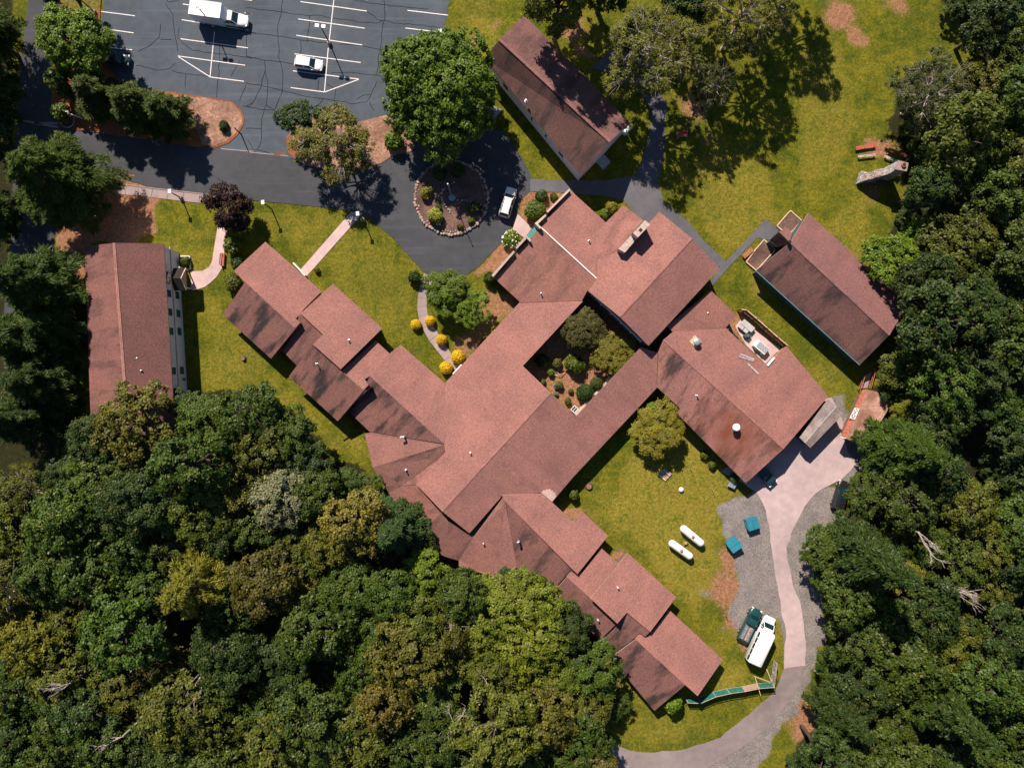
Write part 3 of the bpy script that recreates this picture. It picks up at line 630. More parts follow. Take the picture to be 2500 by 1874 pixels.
# clerestory windows of the hall, on the wall facing the courtyard
A, B = hit(px('f 215 1200')[0], pHa), hit(px('f 575 1500')[0], pHa); E2 = hit(px('j 1640 730')[0], pHb)
Aw, Bw = Vector((A.x, A.y, 0)), Vector((E2.x, E2.y, 0))
d = (Bw-Aw).normalized(); nrm = Vector((-d.y, d.x, 0)); nrm = -nrm if nrm.y > 0 else nrm
for t in (.13, .31, .49, .67, .85):
    for z0, hh in ((4.6, .6), (3.7, .55)):
        c = Aw.lerp(Bw, t)+nrm*-.05+Vector((0,0,z0)); fr = MB().bar(c-d*1.05, c+d*1.05, .16, hh+.12).build('window', M_WHITE, LODGE)
        MB().bar(c-d*.97+nrm*.10, c+d*.97+nrm*.10, .03, hh).build('pane', M_GLASS, fr)
# chimney block on the hall roof
ch = MB().prism([W(p, 9.0) for p in px('f 905 298 970 352 815 515 752 460')], 4.5).build('chimney', M_TAN, LODGE)
MB().prism([W(p, 7.4) for p in px('f 752 462 815 517 652 706 570 662')], 4.0).build('chimney_base', M_TAN, LODGE)
fc = W(px('f 848 422')[0], 9.0); MB().box(fc+Vector((0,0,.02)), (.42,.5,.06), math.radians(-42)).build('flue_opening', M_BLACK, ch)
mb = MB()
for k in range(1, 6):
    t = k/6; P = [W(p, 7.41) for p in px('f 752 462 815 517 652 706 570 662')]; MB().bar(P[0].lerp(P[3], t), P[1].lerp(P[2], t), .05, .03).build('cap_joint', M_GREYW, ch)
P = [W(p, 9.01) for p in px('f 905 298 970 352 815 515 752 460')]
for k in (1,2,3): MB().bar(P[0].lerp(P[3], k/4), P[1].lerp(P[2], k/4), .04, .03).build('cap_joint', M_GREYW, ch)
# kitchen block
KK = .155
pKa = plane_edge('g 1660 650 J 2060 555', 2.8, KK, 'J 1200 540')
roof(LODGE, 'J 730 100 g 235 458 870 428 890 415 1405 897 1600 680 1660 650 J 2062 555 1702 978', pKa, stain=.15, joint={0,1,8}, rust=.45, fasc=M_LUMB)
pKb = plane_edge('J 730 100 1702 978', (zr('J 730 100', pKa), zr('J 1702 978', pKa)), -.2, 'J 1395 1255')
roof(LODGE, 'J 730 100 1702 978 1395 1257 835 690 866 655 680 483 690 205', pKb, stain=.85, joint={0,5,6}, rust=1)
ridge_cap(LODGE, 'J 730 100 1702 978', pKa, BROWN)
zv = zr('g 890 415', pKa)
pKt = plane3(W(px('H 780 690')[0], zv+.45), W(px('H 885 1004')[0], zv), W(px('g 235 458')[0], zr('g 235 458', pKa)))
roof(LODGE, 'H 780 690 990 895 895 1000 885 1004 475 1030 430 980', pKt, stain=.2, color=(.27,.132,.11), wall=False)
MB().prism([W(p, 2.6) for p in px('H 640 880 770 730 950 895 870 980')], -.1).build('wall', M_WALL, LODGE)
MB().bar(hit(px('g 1412 895')[0], pKa)+Vector((0,0,.05)), hit(px('g 1500 792')[0], pKa)+Vector((0,0,.05)), .3, .35).build('wall_cap', M_WHITE, LODGE)
# exhaust fan and boiler flue
b = W(px('g 505 590')[0], 4.5); f = MB().box(b+Vector((0,0,-.1)), (1.45,1.3,.6), math.radians(-43)).build('fan_curb', M_LUMB, LODGE)
MB().lathe(b+Vector((.05,-.05,.2)), [(.42,0),(.42,.55),(.55,.6),(.55,.8),(.48,.86),(.2,.92)], 16).build('exhaust_fan', M_STEEL, f, 35)
b = W(px('h 270 735')[0], 4.0); f = MB().lathe(b, [(.28,-.4),(.28,.9)], 12).build('boiler_flue', M_STEEL, LODGE, 35)
MB().lathe(b+Vector((0,0,.9)), [(.2,0),(.58,.1),(.62,.35),(.5,.55),(.15,.66)], 16).build('flue_cap', M_WHITEM, f, 35)
for s, pl in (('F 1168 1262', pL2), ('F 912 1452', pL2b), ('I 468 985', None), ('I 990 845', pCa), ('b 1452 1270', None), ('c 1595 1310', pR2), ('K 198 702', pR12b), ('G 1452 625', pGa), ('G 1064 1050', pGb), ('g 648 235', None), ('J 996 548', pKb)):
    z = hit(px(s)[0], pl).z if pl else 3.4
    vent(LODGE, s, z, .75 if s in ('g 648 235', 'F 912 1452') else .5)
elbow(LODGE, 'a 1490 1375', 'a 1435 1385', 3.4); elbow(LODGE, 'c 345 715', 'c 320 745', 3.5, 1.3)
# pale timber ends and wall caps that catch the light
mb = MB(); A, B = W(px('I 848 208')[0], 2.6), W(px('I 918 132')[0], 2.6); mb.bar(A, B, .25, .15); mb.build('door_hood', M_WHITE, LODGE)
mb = MB(); A, B = W(px('F 722 638')[0], .5), W(px('F 818 742')[0], .5); mb.bar(A, B, .2, 1.1); mb.build('porch_rail', M_WHITE, LODGE)
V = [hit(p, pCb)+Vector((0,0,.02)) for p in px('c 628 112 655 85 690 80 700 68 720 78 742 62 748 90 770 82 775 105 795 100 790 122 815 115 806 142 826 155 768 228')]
MB().prism(V, [v.z-.015 for v in V]).build('roof_patch', plain('pale_roof_patch', (.56,.40,.35), .9, var=.2, scale=5), LODGE)  # flat pale patch with a jagged edge, laid on the slope
V = [W(p, 1.0) for p in px('j 1590 772 775 1640 738 1606 1560 765')]; MB().prism(V, -.1).build('wall_ledge', M_TAN, LODGE)
# dormitory ----------------------------------------------------------------------------------------------
DORM = empty('dormitory', (0,0,0), 0, 'two storey white dormitory with long brown gable roof and green windows', 'building')
rg = px('E 922 474 1012 1658'); e1 = px('E 1325 478 1397 1658'); e2 = px('E 685 502 725 1658')
def ext(p, q, y):
    t = (y-p[1])/(q[1]-p[1]); return (p[0]+(q[0]-p[0])*t, y)
Y1 = 1120
def sp(*ps): return 's '+' '.join(f'{p[0]:.2f} {p[1]:.2f}' for p in ps)
ZD = 5.6
pD1 = plane3(W(e1[0], ZD), W(ext(*e1, Y1), ZD), W(rg[0], 8.1)); pD2 = plane3(W(e2[0], ZD), W(ext(*e2, Y1), ZD), W(rg[0], 8.1))
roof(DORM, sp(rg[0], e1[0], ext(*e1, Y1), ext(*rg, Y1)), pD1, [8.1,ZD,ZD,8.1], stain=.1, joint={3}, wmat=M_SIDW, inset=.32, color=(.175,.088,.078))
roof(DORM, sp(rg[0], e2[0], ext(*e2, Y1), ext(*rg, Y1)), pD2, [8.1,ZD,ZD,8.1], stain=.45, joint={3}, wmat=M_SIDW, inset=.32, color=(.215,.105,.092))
ridge_cap(DORM, sp(rg[0], ext(*rg, Y1)), 8.1, (.36,.19,.16), .4)
wa, wb = W(e1[0], ZD), W(ext(*e1, Y1), ZD); wa.z = wb.z = 0; wd = (wb-wa).normalized(); wn_ = Vector((-wd.y, wd.x, 0)); wn_ = wn_ if wn_.x > 0 else -wn_
wa -= wn_*.32; wb -= wn_*.32
MB().bar(wa+wn_*.03+Vector((0,0,3.0)), wb+wn_*.03+Vector((0,0,3.0)), .14, .22).build('belt_trim', M_FASC, DORM)
def wy(ypx):   # along-wall distance for a pixel row
    yw = (CY-ypx)/FPX*CAMH*.96; return (wa.y-yw)/(wa.y-wb.y)*(wb-wa).length
MG = plain('green_window_frame', (.03,.10,.09), .5)
for s, z0, hgt, wdt in (('E 1357 755', 4.2, 1.3, 1.8), ('E 1366 883', 4.2, 1.15, 1.1), ('E 1375 1033', 4.2, 1.15, 1.1), ('E 1382 1188', 4.2, 1.15, 1.1), ('E 1400 1508', 4.2, 1.15, 1.1), ('L 1412 225', 4.2, 1.15, 1.1),
                        ('E 1437 897', 1.5, 1.2, 1.15), ('E 1445 1045', 1.5, 1.2, 1.15), ('E 1452 1190', 1.5, 1.2, 1.15), ('E 1471 1505', 1.5, 1.2, 1.15), ('L 1482 215', 1.5, 1.2, 1.15)):
    p = px(s)[0]; yw = W(p, z0).y; t = (wa.y-yw)/(wa.y-wb.y); c = wa.lerp(wb, t)+Vector((0,0,z0))
    w_ = MB().bar(c-wd*wdt/2, c+wd*wdt/2, .16, hgt).build('window', MG, DORM)
    for sx in (-1, 1):
        cc = c+wd*wdt*.245*sx+wn_*.09; MB().bar(cc-wd*wdt*.21, cc+wd*wdt*.21, .03, hgt*.86).build('pane', glass('pane_teal', (.03,.13,.125)) if 'pane_teal' not in bpy.data.materials else bpy.data.materials['pane_teal'], w_)
for s in ('E 1122 1408', 'E 1155 1507'): vent(DORM, s, 6.8, .5, .1)
# gabled porch: ridge runs out from the wall
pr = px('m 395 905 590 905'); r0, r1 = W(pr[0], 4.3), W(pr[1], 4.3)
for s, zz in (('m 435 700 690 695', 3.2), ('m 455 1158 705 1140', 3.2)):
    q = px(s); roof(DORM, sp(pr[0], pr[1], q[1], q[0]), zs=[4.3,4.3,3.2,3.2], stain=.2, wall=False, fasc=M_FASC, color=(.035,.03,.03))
mb = MB(); g0, g1, g2 = W(pr[1], 4.3), W(px('m 690 695')[0], 3.2), W(px('m 705 1140')[0], 3.2); o_ = Vector((.06,0,0))
mb.add([g0+o_, g1+o_, g2+o_, g0-o_, g1-o_, g2-o_], [(0,1,2),(5,4,3),(0,3,4,1),(1,4,5,2),(2,5,3,0)]); mb.build('gable_front', M_LUMB, DORM)
for s in ('m 745 745', 'm 790 1120'): b = W(px(s)[0]); MB().bar(b, b+Vector((0,0,3.2)), .16).build('porch_post', M_WHITE, DORM)
b = W(px('L 1485 85')[0], 2.2); MB().box(b+Vector((.1,0,0)), (.5,.5,.12), 0).build('wall_lamp', M_TEAL, DORM)
# white walled hall at the top -----------------------------------------------------------------------------
THALL = empty('chapel_hall', (0,0,0), 0, 'white sided hall with dark mottled gable roof shaded by an oak', 'building')
zT = 4.8
rT = px('C 230 320 1125 1147'); pT1 = plane3(W(px('C 430 122')[0], zT), W(px('C 1288 992')[0], zT), W(rT[0], 7.4)); pT2 = plane3(W(px('C 112 472')[0], zT), W(px('C 888 1418')[0], zT), W(rT[0], 7.4))
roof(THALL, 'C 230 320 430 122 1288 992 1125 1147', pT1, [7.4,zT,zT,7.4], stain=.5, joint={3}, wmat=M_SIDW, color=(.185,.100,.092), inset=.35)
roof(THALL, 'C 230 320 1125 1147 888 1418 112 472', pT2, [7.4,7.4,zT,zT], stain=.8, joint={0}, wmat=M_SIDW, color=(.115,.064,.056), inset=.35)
ridge_cap(THALL, 'C 230 320 1125 1147', 7.4, PURP, .4)
A, B = W(px('C 112 472')[0], zT), W(px('C 888 1418')[0], zT); A.z = B.z = 0; d = (B-A).normalized(); nn = Vector((d.y, -d.x, 0)); nn = nn if nn.x < 0 else -nn
for t in (.2, .48, .63, .79):
    c = A.lerp(B, t)-nn*.33+Vector((0,0,2.4)); wd_ = 1.3 if t in (.2,.79) else .5
    f = MB().bar(c-d*wd_/2, c+d*wd_/2, .12, 1.1).build('window', M_WHITE, THALL); MB().bar(c-d*wd_*.42+nn*.07, c+d*wd_*.42+nn*.07, .03, .95).build('pane', M_GLASS, f)
for s in ('C 445 822', 'C 862 790'): vent(THALL, s, 6.1, .45, .12)
sheet('entry_step', 'C 1005 1310 1070 1250 1127 1315 1070 1378', .35, plain('teal_grey_concrete', (.30,.36,.36), .8), parent=THALL, th=.4)
sheet('entry_step', 'C 130 900 170 860 250 895 150 1000', .3, MATS['teal_grey_concrete'], parent=THALL, th=.35)
# eastern cabin hall ---------------------------------------------------------------------------------------
EHALL = empty('meeting_hall', (0,0,0), 0, 'brown roofed hall with dark wall and timber planter beds at its porch', 'building')
zE = 3.4; pE1 = plane3(W(px('Q 325 68')[0], zE), W(px('Q 1137 802')[0], zE), W(px('Q 182 302')[0], 6.1)); pE2 = plane3(W(px('H 1148 530')[0], zE), W(px('Q 745 1292')[0], zE), W(px('Q 182 302')[0], 6.1))
MDG = plain('dark_teal_siding', (.05,.085,.09), .7)
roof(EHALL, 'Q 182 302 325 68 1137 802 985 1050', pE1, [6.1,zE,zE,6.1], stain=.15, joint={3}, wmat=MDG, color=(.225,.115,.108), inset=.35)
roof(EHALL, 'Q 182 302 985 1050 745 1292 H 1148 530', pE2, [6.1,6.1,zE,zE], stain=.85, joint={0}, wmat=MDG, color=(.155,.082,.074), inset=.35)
ridge_cap(EHALL, 'Q 182 302 985 1050', 6.1, PURP, .4)
pe = px('p 645 350 785 490'); zz = hit(pe[1], pE1).z-.5
roof(EHALL, 'p 645 350 735 285 812 355 790 490', zs=[zz, 3.0, 3.0, zz], stain=.15, wall=False, color=PURP)
roof(EHALL, 'p 645 350 785 490 632 545 520 455', zs=[zz, zz, 3.0, 3.0], stain=.5, wall=False, color=PURP)
A, B = W(px('H 1148 530')[0], zE), W(px('Q 745 1292')[0], zE); d = (B-A).normalized(); nn = Vector((-.7,-.7,0))
MB().bar(A+nn*.06+Vector((0,0,-.1)), B+nn*.06+Vector((0,0,-.1)), .16, .14).build('gutter', plain('teal_gutter', (.10,.24,.25), .5, .3), EHALL)
vent(EHALL, 'Q 652 690', 4.6, .5, .12); b = hit(px('p 772 485')[0], pE1); MB().box(b+Vector((0,0,.2)), (.4,.4,.7), .75).build('stove_pipe', M_BLACK, EHALL)
MB().prism([W(p, 2.7) for p in px('p 660 365 730 310 790 365 760 470 640 525 550 458')], -.1).build('wall', MDG, EHALL)
def frame_bed(name, spec, label, mat, h=.3, w=.16):
    P = [W(p) for p in px(spec)]; root = empty(name, P[0], 0, label, 'planter')
    for i, a in enumerate(P):
        b = P[(i+1) % len(P)]; MB().bar(a-P[0]+Vector((0,0,h/2)), b-P[0]+Vector((0,0,h/2)), w, h-.002*i).build('timber', M_LUMB, root)
    MB().prism([v-P[0]+Vector((0,0,h-.12)) for v in P], 0).build('soil', mat, root)
frame_bed('planter_bed', 'p 785 78 930 207 805 352 665 325 612 275', 'timber edged mulch bed with a white stone beside the brown porch', M_MULCH)
frame_bed('planter_bed', 'p 445 455 590 585 345 850 215 740 340 575', 'timber edged mulch bed behind the slatted wooden bench', M_MULCH)
# moss covered shed ------------------------------------------------------------------------------------------
SHED = empty('shed', (0,0,0), 0, 'small shed with orange mossy roof at the forest edge', 'shed')
M_MOSS = mat_mulch('mossy_orange_shingle', (.36,.17,.115), (.58,.37,.29), 1.8); M_RUST = plain('rust_red_tin', (.33,.10,.055), .7, var=.25)
for s, z, m in (('h 1955 262 1680 880 1620 860 1895 262', (3.4,3.4,2.8,2.8), M_RUST), ('h 1955 262 1680 880 s 2101 1086 2150 1030 2182 976 2150 958', (3.4,3.4,2.5,2.5,2.5,2.9), M_MOSS)):
    V = [W(p, q) for p, q in zip(px(s), z)]; MB().prism(V, [v.z-.12 for v in V][::1]).build('roof_slope', m, SHED)
MB().prism([W(p, 2.45) for p in px('s 2112 962 2070 1056 2096 1068 2158 985 2140 968')], -.1).build('wall', M_WALL, SHED)
A, B = W(px('h 1615 858')[0], 2.85), W(px('h 1685 882')[0], 3.4); MB().bar(A, B, .08, .18).build('barge_board', M_WHITE, SHED)
# narrow storage trailer -----------------------------------------------------------------------------------
STO = empty('storage_trailer', (0,0,0), 0, 'long narrow storage trailer with weathered grey roof beside the kitchen', 'shed')
M_GR = mat_mulch('weathered_grey_roof', (.20,.155,.145), (.36,.30,.285), 1.2)
q = px('h 1455 388 1650 570 1235 1000 1098 870'); r = px('h 1562 478 1165 935'); 
for P, z in (((r[0], r[1], q[3], q[0]), (3.2,3.2,2.9,2.9)), ((r[0], r[1], q[2], q[1]), (3.2,3.2,2.9,2.9))):
    V = [W(p, zz) for p, zz in zip(P, z)]; MB().prism(V, [v.z-.1 for v in V]).build('roof_slope', M_GR, STO)
MB().bar(W(r[0], 3.22), W(r[1], 3.22), .14, .05).build('ridge_cap', M_GREYW, STO)
MB().prism([W(p, 2.85) for p in px('h 1450 410 1625 570 1235 975 1120 868')], .35).build('body', MDG, STO)
cc = W(px('h 1360 690')[0]); mb = MB()
for s in ('h 1200 850', 'h 1250 900', 'h 1500 520', 'h 1540 560'): b = W(px(s)[0]); mb.box((b.x, b.y, .2), (.3,.5,.6), .8)
mb.build('skid_block', M_BLACK, STO)
for s, hgt, lab in (('h 1410 455', .9, 'x'),): pass
# ------------------------------------------------------------ vehicles
def loft(st, m=0):
    """st: list of (x, half width, z bottom, z top, shoulder) stations -> closed body shell"""
    mb = MB(); rings = []
    for x, w, zb, zt, sh in st:
        rings.append([(x, y*w, z) for y, z in ((-.86,zb),(-.99,zb+.12),(-1,zb+(zt-zb)*.55),(-.97,zt-sh),(-.84,zt-sh*.25),(-.5,zt),(.5,zt),(.84,zt-sh*.25),(.97,zt-sh),(1,zb+(zt-zb)*.55),(.99,zb+.12),(.86,zb))])
    n = 12; fs = []
    for i in range(len(st)-1):
        for k in range(n): fs.append((i*n+k, i*n+(k+1)%n, (i+1)*n+(k+1)%n, (i+1)*n+k))
    fs += [tuple(range(n)), tuple((len(st)-1)*n+k for k in range(n))[::-1]]
    mb.add([v for r in rings for v in r], [f[::-1] for f in fs], m); return mb
def wheel(parent, x, y, r=.34, w=.24):
    s = 1 if y > 0 else -1
    t = MB().tube([(x, y-w/2, r), (x, y+w/2, r)], r, 16).build('wheel', M_BLACK, parent, 40)
    MB().tube([(x, y+s*(w/2-.02), r), (x, y+s*(w/2+.015), r)], r*.6, 12).build('rim', M_STEEL, t, 40)
def cabin(parent, base, top, zb, zt, mat, side_mat=None, name='cabin'):
    """glasshouse frustum: base/top = (x rear, x front, half width)"""
    v = [Vector((base[0],-base[2],zb)), Vector((base[1],-base[2],zb)), Vector((base[1],base[2],zb)), Vector((base[0],base[2],zb)),
         Vector((top[0],-top[2],zt)), Vector((top[1],-top[2],zt)), Vector((top[1],top[2],zt)), Vector((top[0],top[2],zt))]
    # crowned roof
    mb = MB(); mb.add(v, [(0,1,5,4),(1,2,6,5),(2,3,7,6),(3,0,4,7)])
    c = [v[4].lerp(v[6], .08)+Vector((0,0,.05)), v[5].lerp(v[7], .08)+Vector((0,0,.05)), v[6].lerp(v[4], .08)+Vector((0,0,.05)), v[7].lerp(v[5], .08)+Vector((0,0,.05))]
    mb.add(v[4:]+c, [(0,1,5,4),(1,2,6,5),(2,3,7,6),(3,0,4,7),(4,5,6,7)])
    cab = mb.build(name, mat, parent, 40)
    def quad(nm, a, b, c_, d, off=.012):
        ct = (a+b+c_+d)/4; nn = (b-a).cross(c_-a).normalized()
        if nn.dot(ct-Vector(((base[0]+base[1])/2,0,(zb+zt)/2))) < 0: nn = -nn
        P = [ct+(p-ct)*.88+nn*off for p in (a,b,c_,d)]; Qb = [p-nn*.03 for p in P]
        m2 = MB(); m2.add(P+Qb, [(0,1,2,3),(7,6,5,4),(0,4,5,1),(1,5,6,2),(2,6,7,3),(3,7,4,0)]); m2.build(nm, M_CGLASS, cab)
    quad('windshield', v[1], v[2], v[6], v[5]); quad('rear_window', v[0], v[3], v[7], v[4])
    for a, b, c_, d in ((v[0], v[1], v[5], v[4]), (v[3], v[2], v[6], v[7])):
        quad('side_window', a, a.lerp(b, .48), d.lerp(c_, .48), d); quad('side_window', a.lerp(b, .52), b, c_, d.lerp(c_, .52))
    return cab
def lamps(parent, xf, xr, y, zf, zr):
    for s in (-1, 1):
        MB().box((xf, s*y, zf), (.22,.34,.16), s*-.25).build('headlight', M_WHITEM, parent); MB().box((xr, s*y, zr), (.12,.22,.3), 0).build('taillight', plain('tail_red', (.35,.02,.02), .3), parent)
def mirrors(parent, x, y, z, mat):
    for s in (-1, 1): MB().bar((x, s*y, z), (x-.02, s*(y+.2), z+.03), .1, .14).build('mirror', mat, parent)
def suv(name, label, p, head, col, L=4.7, Wd=1.86, Hh=1.7, long_roof=True, rack=False, sunroof=False, lower=None, cat='car'):
    g = W(p) ; root = empty(name, g, head, label, cat); w = Wd/2; h = L/2
    body = loft([(-h,w*.80,.42,.92,.12),(-h+.10,w*.93,.34,1.02,.1),(-h+.5,w,.28,1.05,.1),(0,w,.26,1.04,.1),(h-1.35,w,.28,1.03,.1),(h-.6,w*.97,.32,.97,.12),(h-.22,w*.88,.36,.88,.16),(h,w*.62,.42,.72,.14)]).build('body', col, root, 50)
    if lower: loft([(-h+.3,w+.012,.26,.62,.02),(h-.5,w+.012,.26,.62,.02)]).build('side_cladding', lower, body, 40)
    xr = -h+.12 if long_roof else -h+.75
    cabin(root, (xr, h-1.15, w*.92), (xr+.32 if long_roof else xr+.75, h-1.95, w*.74), 1.0, Hh, col)
    for x in (-h+.85, h-.9):
        for s in (-1, 1): wheel(root, x, s*(w-.1))
    lamps(root, h-.2, -h+.06, w*.72, .74, .85); mirrors(root, h-1.5, w*.95, 1.05, col)
    if rack:
        for s in (-1, 1): MB().bar((xr+.5, s*w*.66, Hh+.1), (h-2.1, s*w*.66, Hh+.1), .06, .07).build('roof_rail', M_BLACK, root)
    if sunroof: MB().box((h-2.55,0,Hh+.06), (.8,.75,.03)).build('sunroof', M_CGLASS, root)
    return root
P_WHITE = paint('white_car_paint', (.80,.80,.81)); P_PEARL = paint('pearl_white_paint', (.76,.72,.70)); P_GOLD = paint('gold_lower_paint', (.40,.26,.15)); P_BLACK = paint('black_car_paint', (.012,.013,.016)); P_NAVY = paint('dark_blue_car_paint', (.012,.035,.05)); P_GREEN = paint('dark_green_paint', (.008,.055,.052))
HD = math.radians(-8)
suv('parked_car', 'white crossover parked alone between painted stall lines', (757,161), HD, P_WHITE, 4.55, 1.84, 1.62)
suv('parked_car', 'dark blue car parked under the yellow green maple by the lot edge', (289,148), HD, P_NAVY, 4.5, 1.8, 1.48, False)
suv('parked_car', 'pearl white station wagon with roof rails beside the round stone bed', (1240,497), math.radians(73.6), P_PEARL, 4.95, 1.88, 1.75, True, True, lower=P_GOLD)
suv('parked_car', 'black car with sunroof parked under the trees at the service road', (2047,1206), math.radians(73), P_BLACK, 4.8, 1.9, 1.7, True, True, True)
suv('parked_car', 'dark car nosing out of the kitchen building shadow', (1862,1155), math.radians(-47), P_NAVY, 4.6, 1.85, 1.6)
# box truck
g = W((461.7,15.4), 3.3); dx = Vector((math.cos(HD), math.sin(HD), 0)); g = Vector((g.x, g.y, 0))+dx*4.25
T = empty('box_truck', g, HD, 'white box truck with long hood parked across stall lines', 'truck')
mb = MB(); mb.box((-1.75,0,2.0), (5.0,2.4,2.55)); mb.build('cargo_box', P_WHITE, T)
mb = MB()
for s in (-1, 1): mb.bar((-4.25, s*1.19, 3.29), (.75, s*1.19, 3.29), .06, .06)
for x in (-4.23, .73): mb.bar((x, -1.19, 3.29), (x, 1.19, 3.29), .06, .06)
for k in range(1, 6): mb.bar((-4.25+k*.83, -1.15, 3.285), (-4.25+k*.83, 1.15, 3.285), .03, .02)
mb.build('roof_edge_rail', M_WHITEM, T)
mb = MB(); mb.add([(.75,-1.05,3.2),(.75,1.05,3.2),(.75,1.05,1.9),(.75,-1.05,1.9),(1.35,-.9,2.25),(1.35,.9,2.25),(1.35,.9,1.9),(1.35,-.9,1.9)], [(0,4,5,1),(1,5,6,2),(3,2,6,7),(0,3,7,4),(4,7,6,5),(0,1,2,3)]); mb.build('wind_fairing', P_WHITE, T)
loft([(.8,1.0,.5,1.35,.1),(2.2,1.0,.5,1.35,.1),(3.3,.98,.5,1.22,.14),(3.9,.9,.5,1.08,.2),(4.25,.66,.55,.9,.16)]).build('body', P_WHITE, T, 50)
cabin(T, (.85,2.75,.92), (.95,2.05,.78), 1.3, 2.15, P_WHITE)
MB().box((-1.7,0,.6), (5.0,1.0,.3)).build('chassis', M_BLACK, T)
for x in (-3.0, 3.2):
    for s in (-1, 1): wheel(T, x, s*.95, .4, .3)
lamps(T, 4.05, -4.28, .7, .9, .9); mirrors(T, 2.35, 1.0, 1.5, M_BLACK)
# pickup with loaded bed
g = W(px('o 965 622')[0]); T = empty('pickup_truck', g, math.radians(64), 'dark green pickup truck with striped boards filling its bed', 'truck')
loft([(.15,.98,.4,1.05,.1),(1.5,.98,.4,1.08,.1),(2.3,.96,.42,1.02,.14),(2.7,.84,.45,.9,.18),(2.85,.6,.5,.8,.14)]).build('body', P_GREEN, T, 50)
bed = MB()
for s in (-1, 1): bed.box((-1.3, s*.93, .85), (3.0,.1,.6))
bed.box((-2.8,0,.85), (.1,1.95,.6)); bed.box((-1.3,0,.6), (3.0,1.9,.1)); bed.build('bed', P_GREEN, T)
cabin(T, (.1,1.75,.9), (.2,1.15,.74), 1.05, 1.78, P_GREEN)
cols = [(.10,.17,.20),(.34,.16,.13),(.30,.32,.33),(.08,.12,.15),(.38,.20,.16),(.14,.20,.23),(.06,.09,.11)]
for k in range(7):
    MB().box((-1.3+.06*(k%3), -.75+k*.25, 1.0+.04*(k%2)), (2.75,.22,.14)).build('bed_board', plain('board_%d' % k, cols[k], .8, var=.35, scale=4), T)
for x in (-1.7, 1.8):
    for s in (-1, 1): wheel(T, x, s*.9, .38, .26)
lamps(T, 2.72, -2.84, .72, .8, .85); mirrors(T, 1.3, .95, 1.15, P_GREEN)
# shuttle bus
g = W(px('o 1150 950')[0], 2.9); g.z = 0; T = empty('shuttle_bus', g, math.radians(65.5), 'white shuttle bus with dark side windows beside the green pickup', 'bus')
b = loft([(-2.85,1.1,.5,2.8,.12),(-2.75,1.17,.45,2.88,.12),(2.5,1.17,.45,2.9,.12),(2.75,1.05,.9,2.8,.2)]).build('body', P_WHITE, T, 50)
loft([(2.4,1.02,.45,1.35,.1),(3.7,1.0,.45,1.3,.12),(4.5,.94,.5,1.15,.16),(4.85,.72,.55,.95,.16)]).build('hood', P_WHITE, T, 50)
cabin(T, (2.5,3.9,.96), (2.5,3.15,.85), 1.3, 2.1, P_WHITE)
for s in (-1, 1):
    for k in range(5):
        MB().box((-2.2+k*.98, s*1.165, 2.15), (.88,.05,.62)).build('side_window', M_CGLASS, b)
MB().box((-2.86,0,2.0), (.04,1.2,.7)).build('rear_window', M_CGLASS, b); MB().box((-.6,.15,2.92), (.6,.6,.08)).build('roof_hatch', P_WHITE, b)
for x in (-1.5, 3.6):
    for s in (-1, 1): wheel(T, x, s*.98, .4, .3)
lamps(T, 4.68, -2.86, .72, .9, 1.0); mirrors(T, 3.3, 1.0, 1.5, M_BLACK)
# ------------------------------------------------------------ lamps, poles
def lamp(name, label, base, h, heads, group=None, pedestal=True, hd=0):
    r = empty(name, W(base), hd, label, 'lamp', group)
    if pedestal: MB().lathe((0,0,0), [(.32,-.05),(.32,.65),(.28,.7)], 12).build('footing', M_CONC2, r, 40)
    MB().tube([(0,0,.1), (0,0,h)], [.11,.08], 8).build('pole', M_DARKM, r, 40)
    if heads == 2:
        MB().bar((-.5,0,h), (.5,0,h), .08).build('arm', M_DARKM, r)
        for s in (-1, 1): MB().box((s*.5,0,h+.02), (.62,.5,.22)).build('lamp_head', M_WHITEM, r)
    elif heads == 1:
        MB().bar((0,0,h-.05), (-.1,.1,h+.02), .08).build('arm', M_DARKM, r); MB().box((-.12,.14,h+.1), (.5,.62,.2), .1).build('lamp_head', M_WHITEM, r)
    return r
lamp('parking_lamp', 'tall pole lamp with two white heads near the white crossover', (805,107), 5.7, 2, None, True, HD)
lamp('parking_lamp', 'tall pole lamp with two heads rising behind the box truck', (521,63), 5.7, 2, None, True, HD)
lamp('parking_lamp', 'tall pole lamp on the grass verge by the yellow green maple', (233,32), 5.7, 2, None, True, HD)
lamp('path_lamp', 'short lamp with square white head standing on the sidewalk slabs', (443,484), 3.6, 1)
lamp('path_lamp', 'short lamp with square white head on the lawn by the purple maple', (663,510), 3.6, 1, None, False)
lamp('path_lamp', 'short lamp with square white head at the end of the straight walk', (887,537), 3.6, 1)
lamp('path_lamp', 'short lamp with square white head poking out of the big round tree', (1084,118), 5.2, 1, None, False)
lamp('path_lamp', 'slender dark post on the tip of the wood chip island', (589,328), 3.0, 0, None, False)
lamp('path_lamp', 'short lamp with white head among the trees across the approach road', (28,258), 3.4, 1, None, False)
r = empty('flagpole', W((1104,483)), 0, 'pale blue metal flagpole with round base in the stone ringed bed', 'flagpole')
M_FP = plain('pale_blue_metal', (.22,.42,.46), .35, .4)
MB().lathe((0,0,0), [(.55,0),(.55,.25),(.3,.32),(.16,.5)], 16).build('base', M_FP, r, 40); MB().tube([(0,0,.3),(0,0,7.9)], [.1,.05], 8).build('pole', M_FP, r, 40)
MB().lathe((0,0,7.9), [(.04,0),(.12,.08),(.12,.16),(.03,.24)], 10).build('finial', M_WHITEM, r, 40)
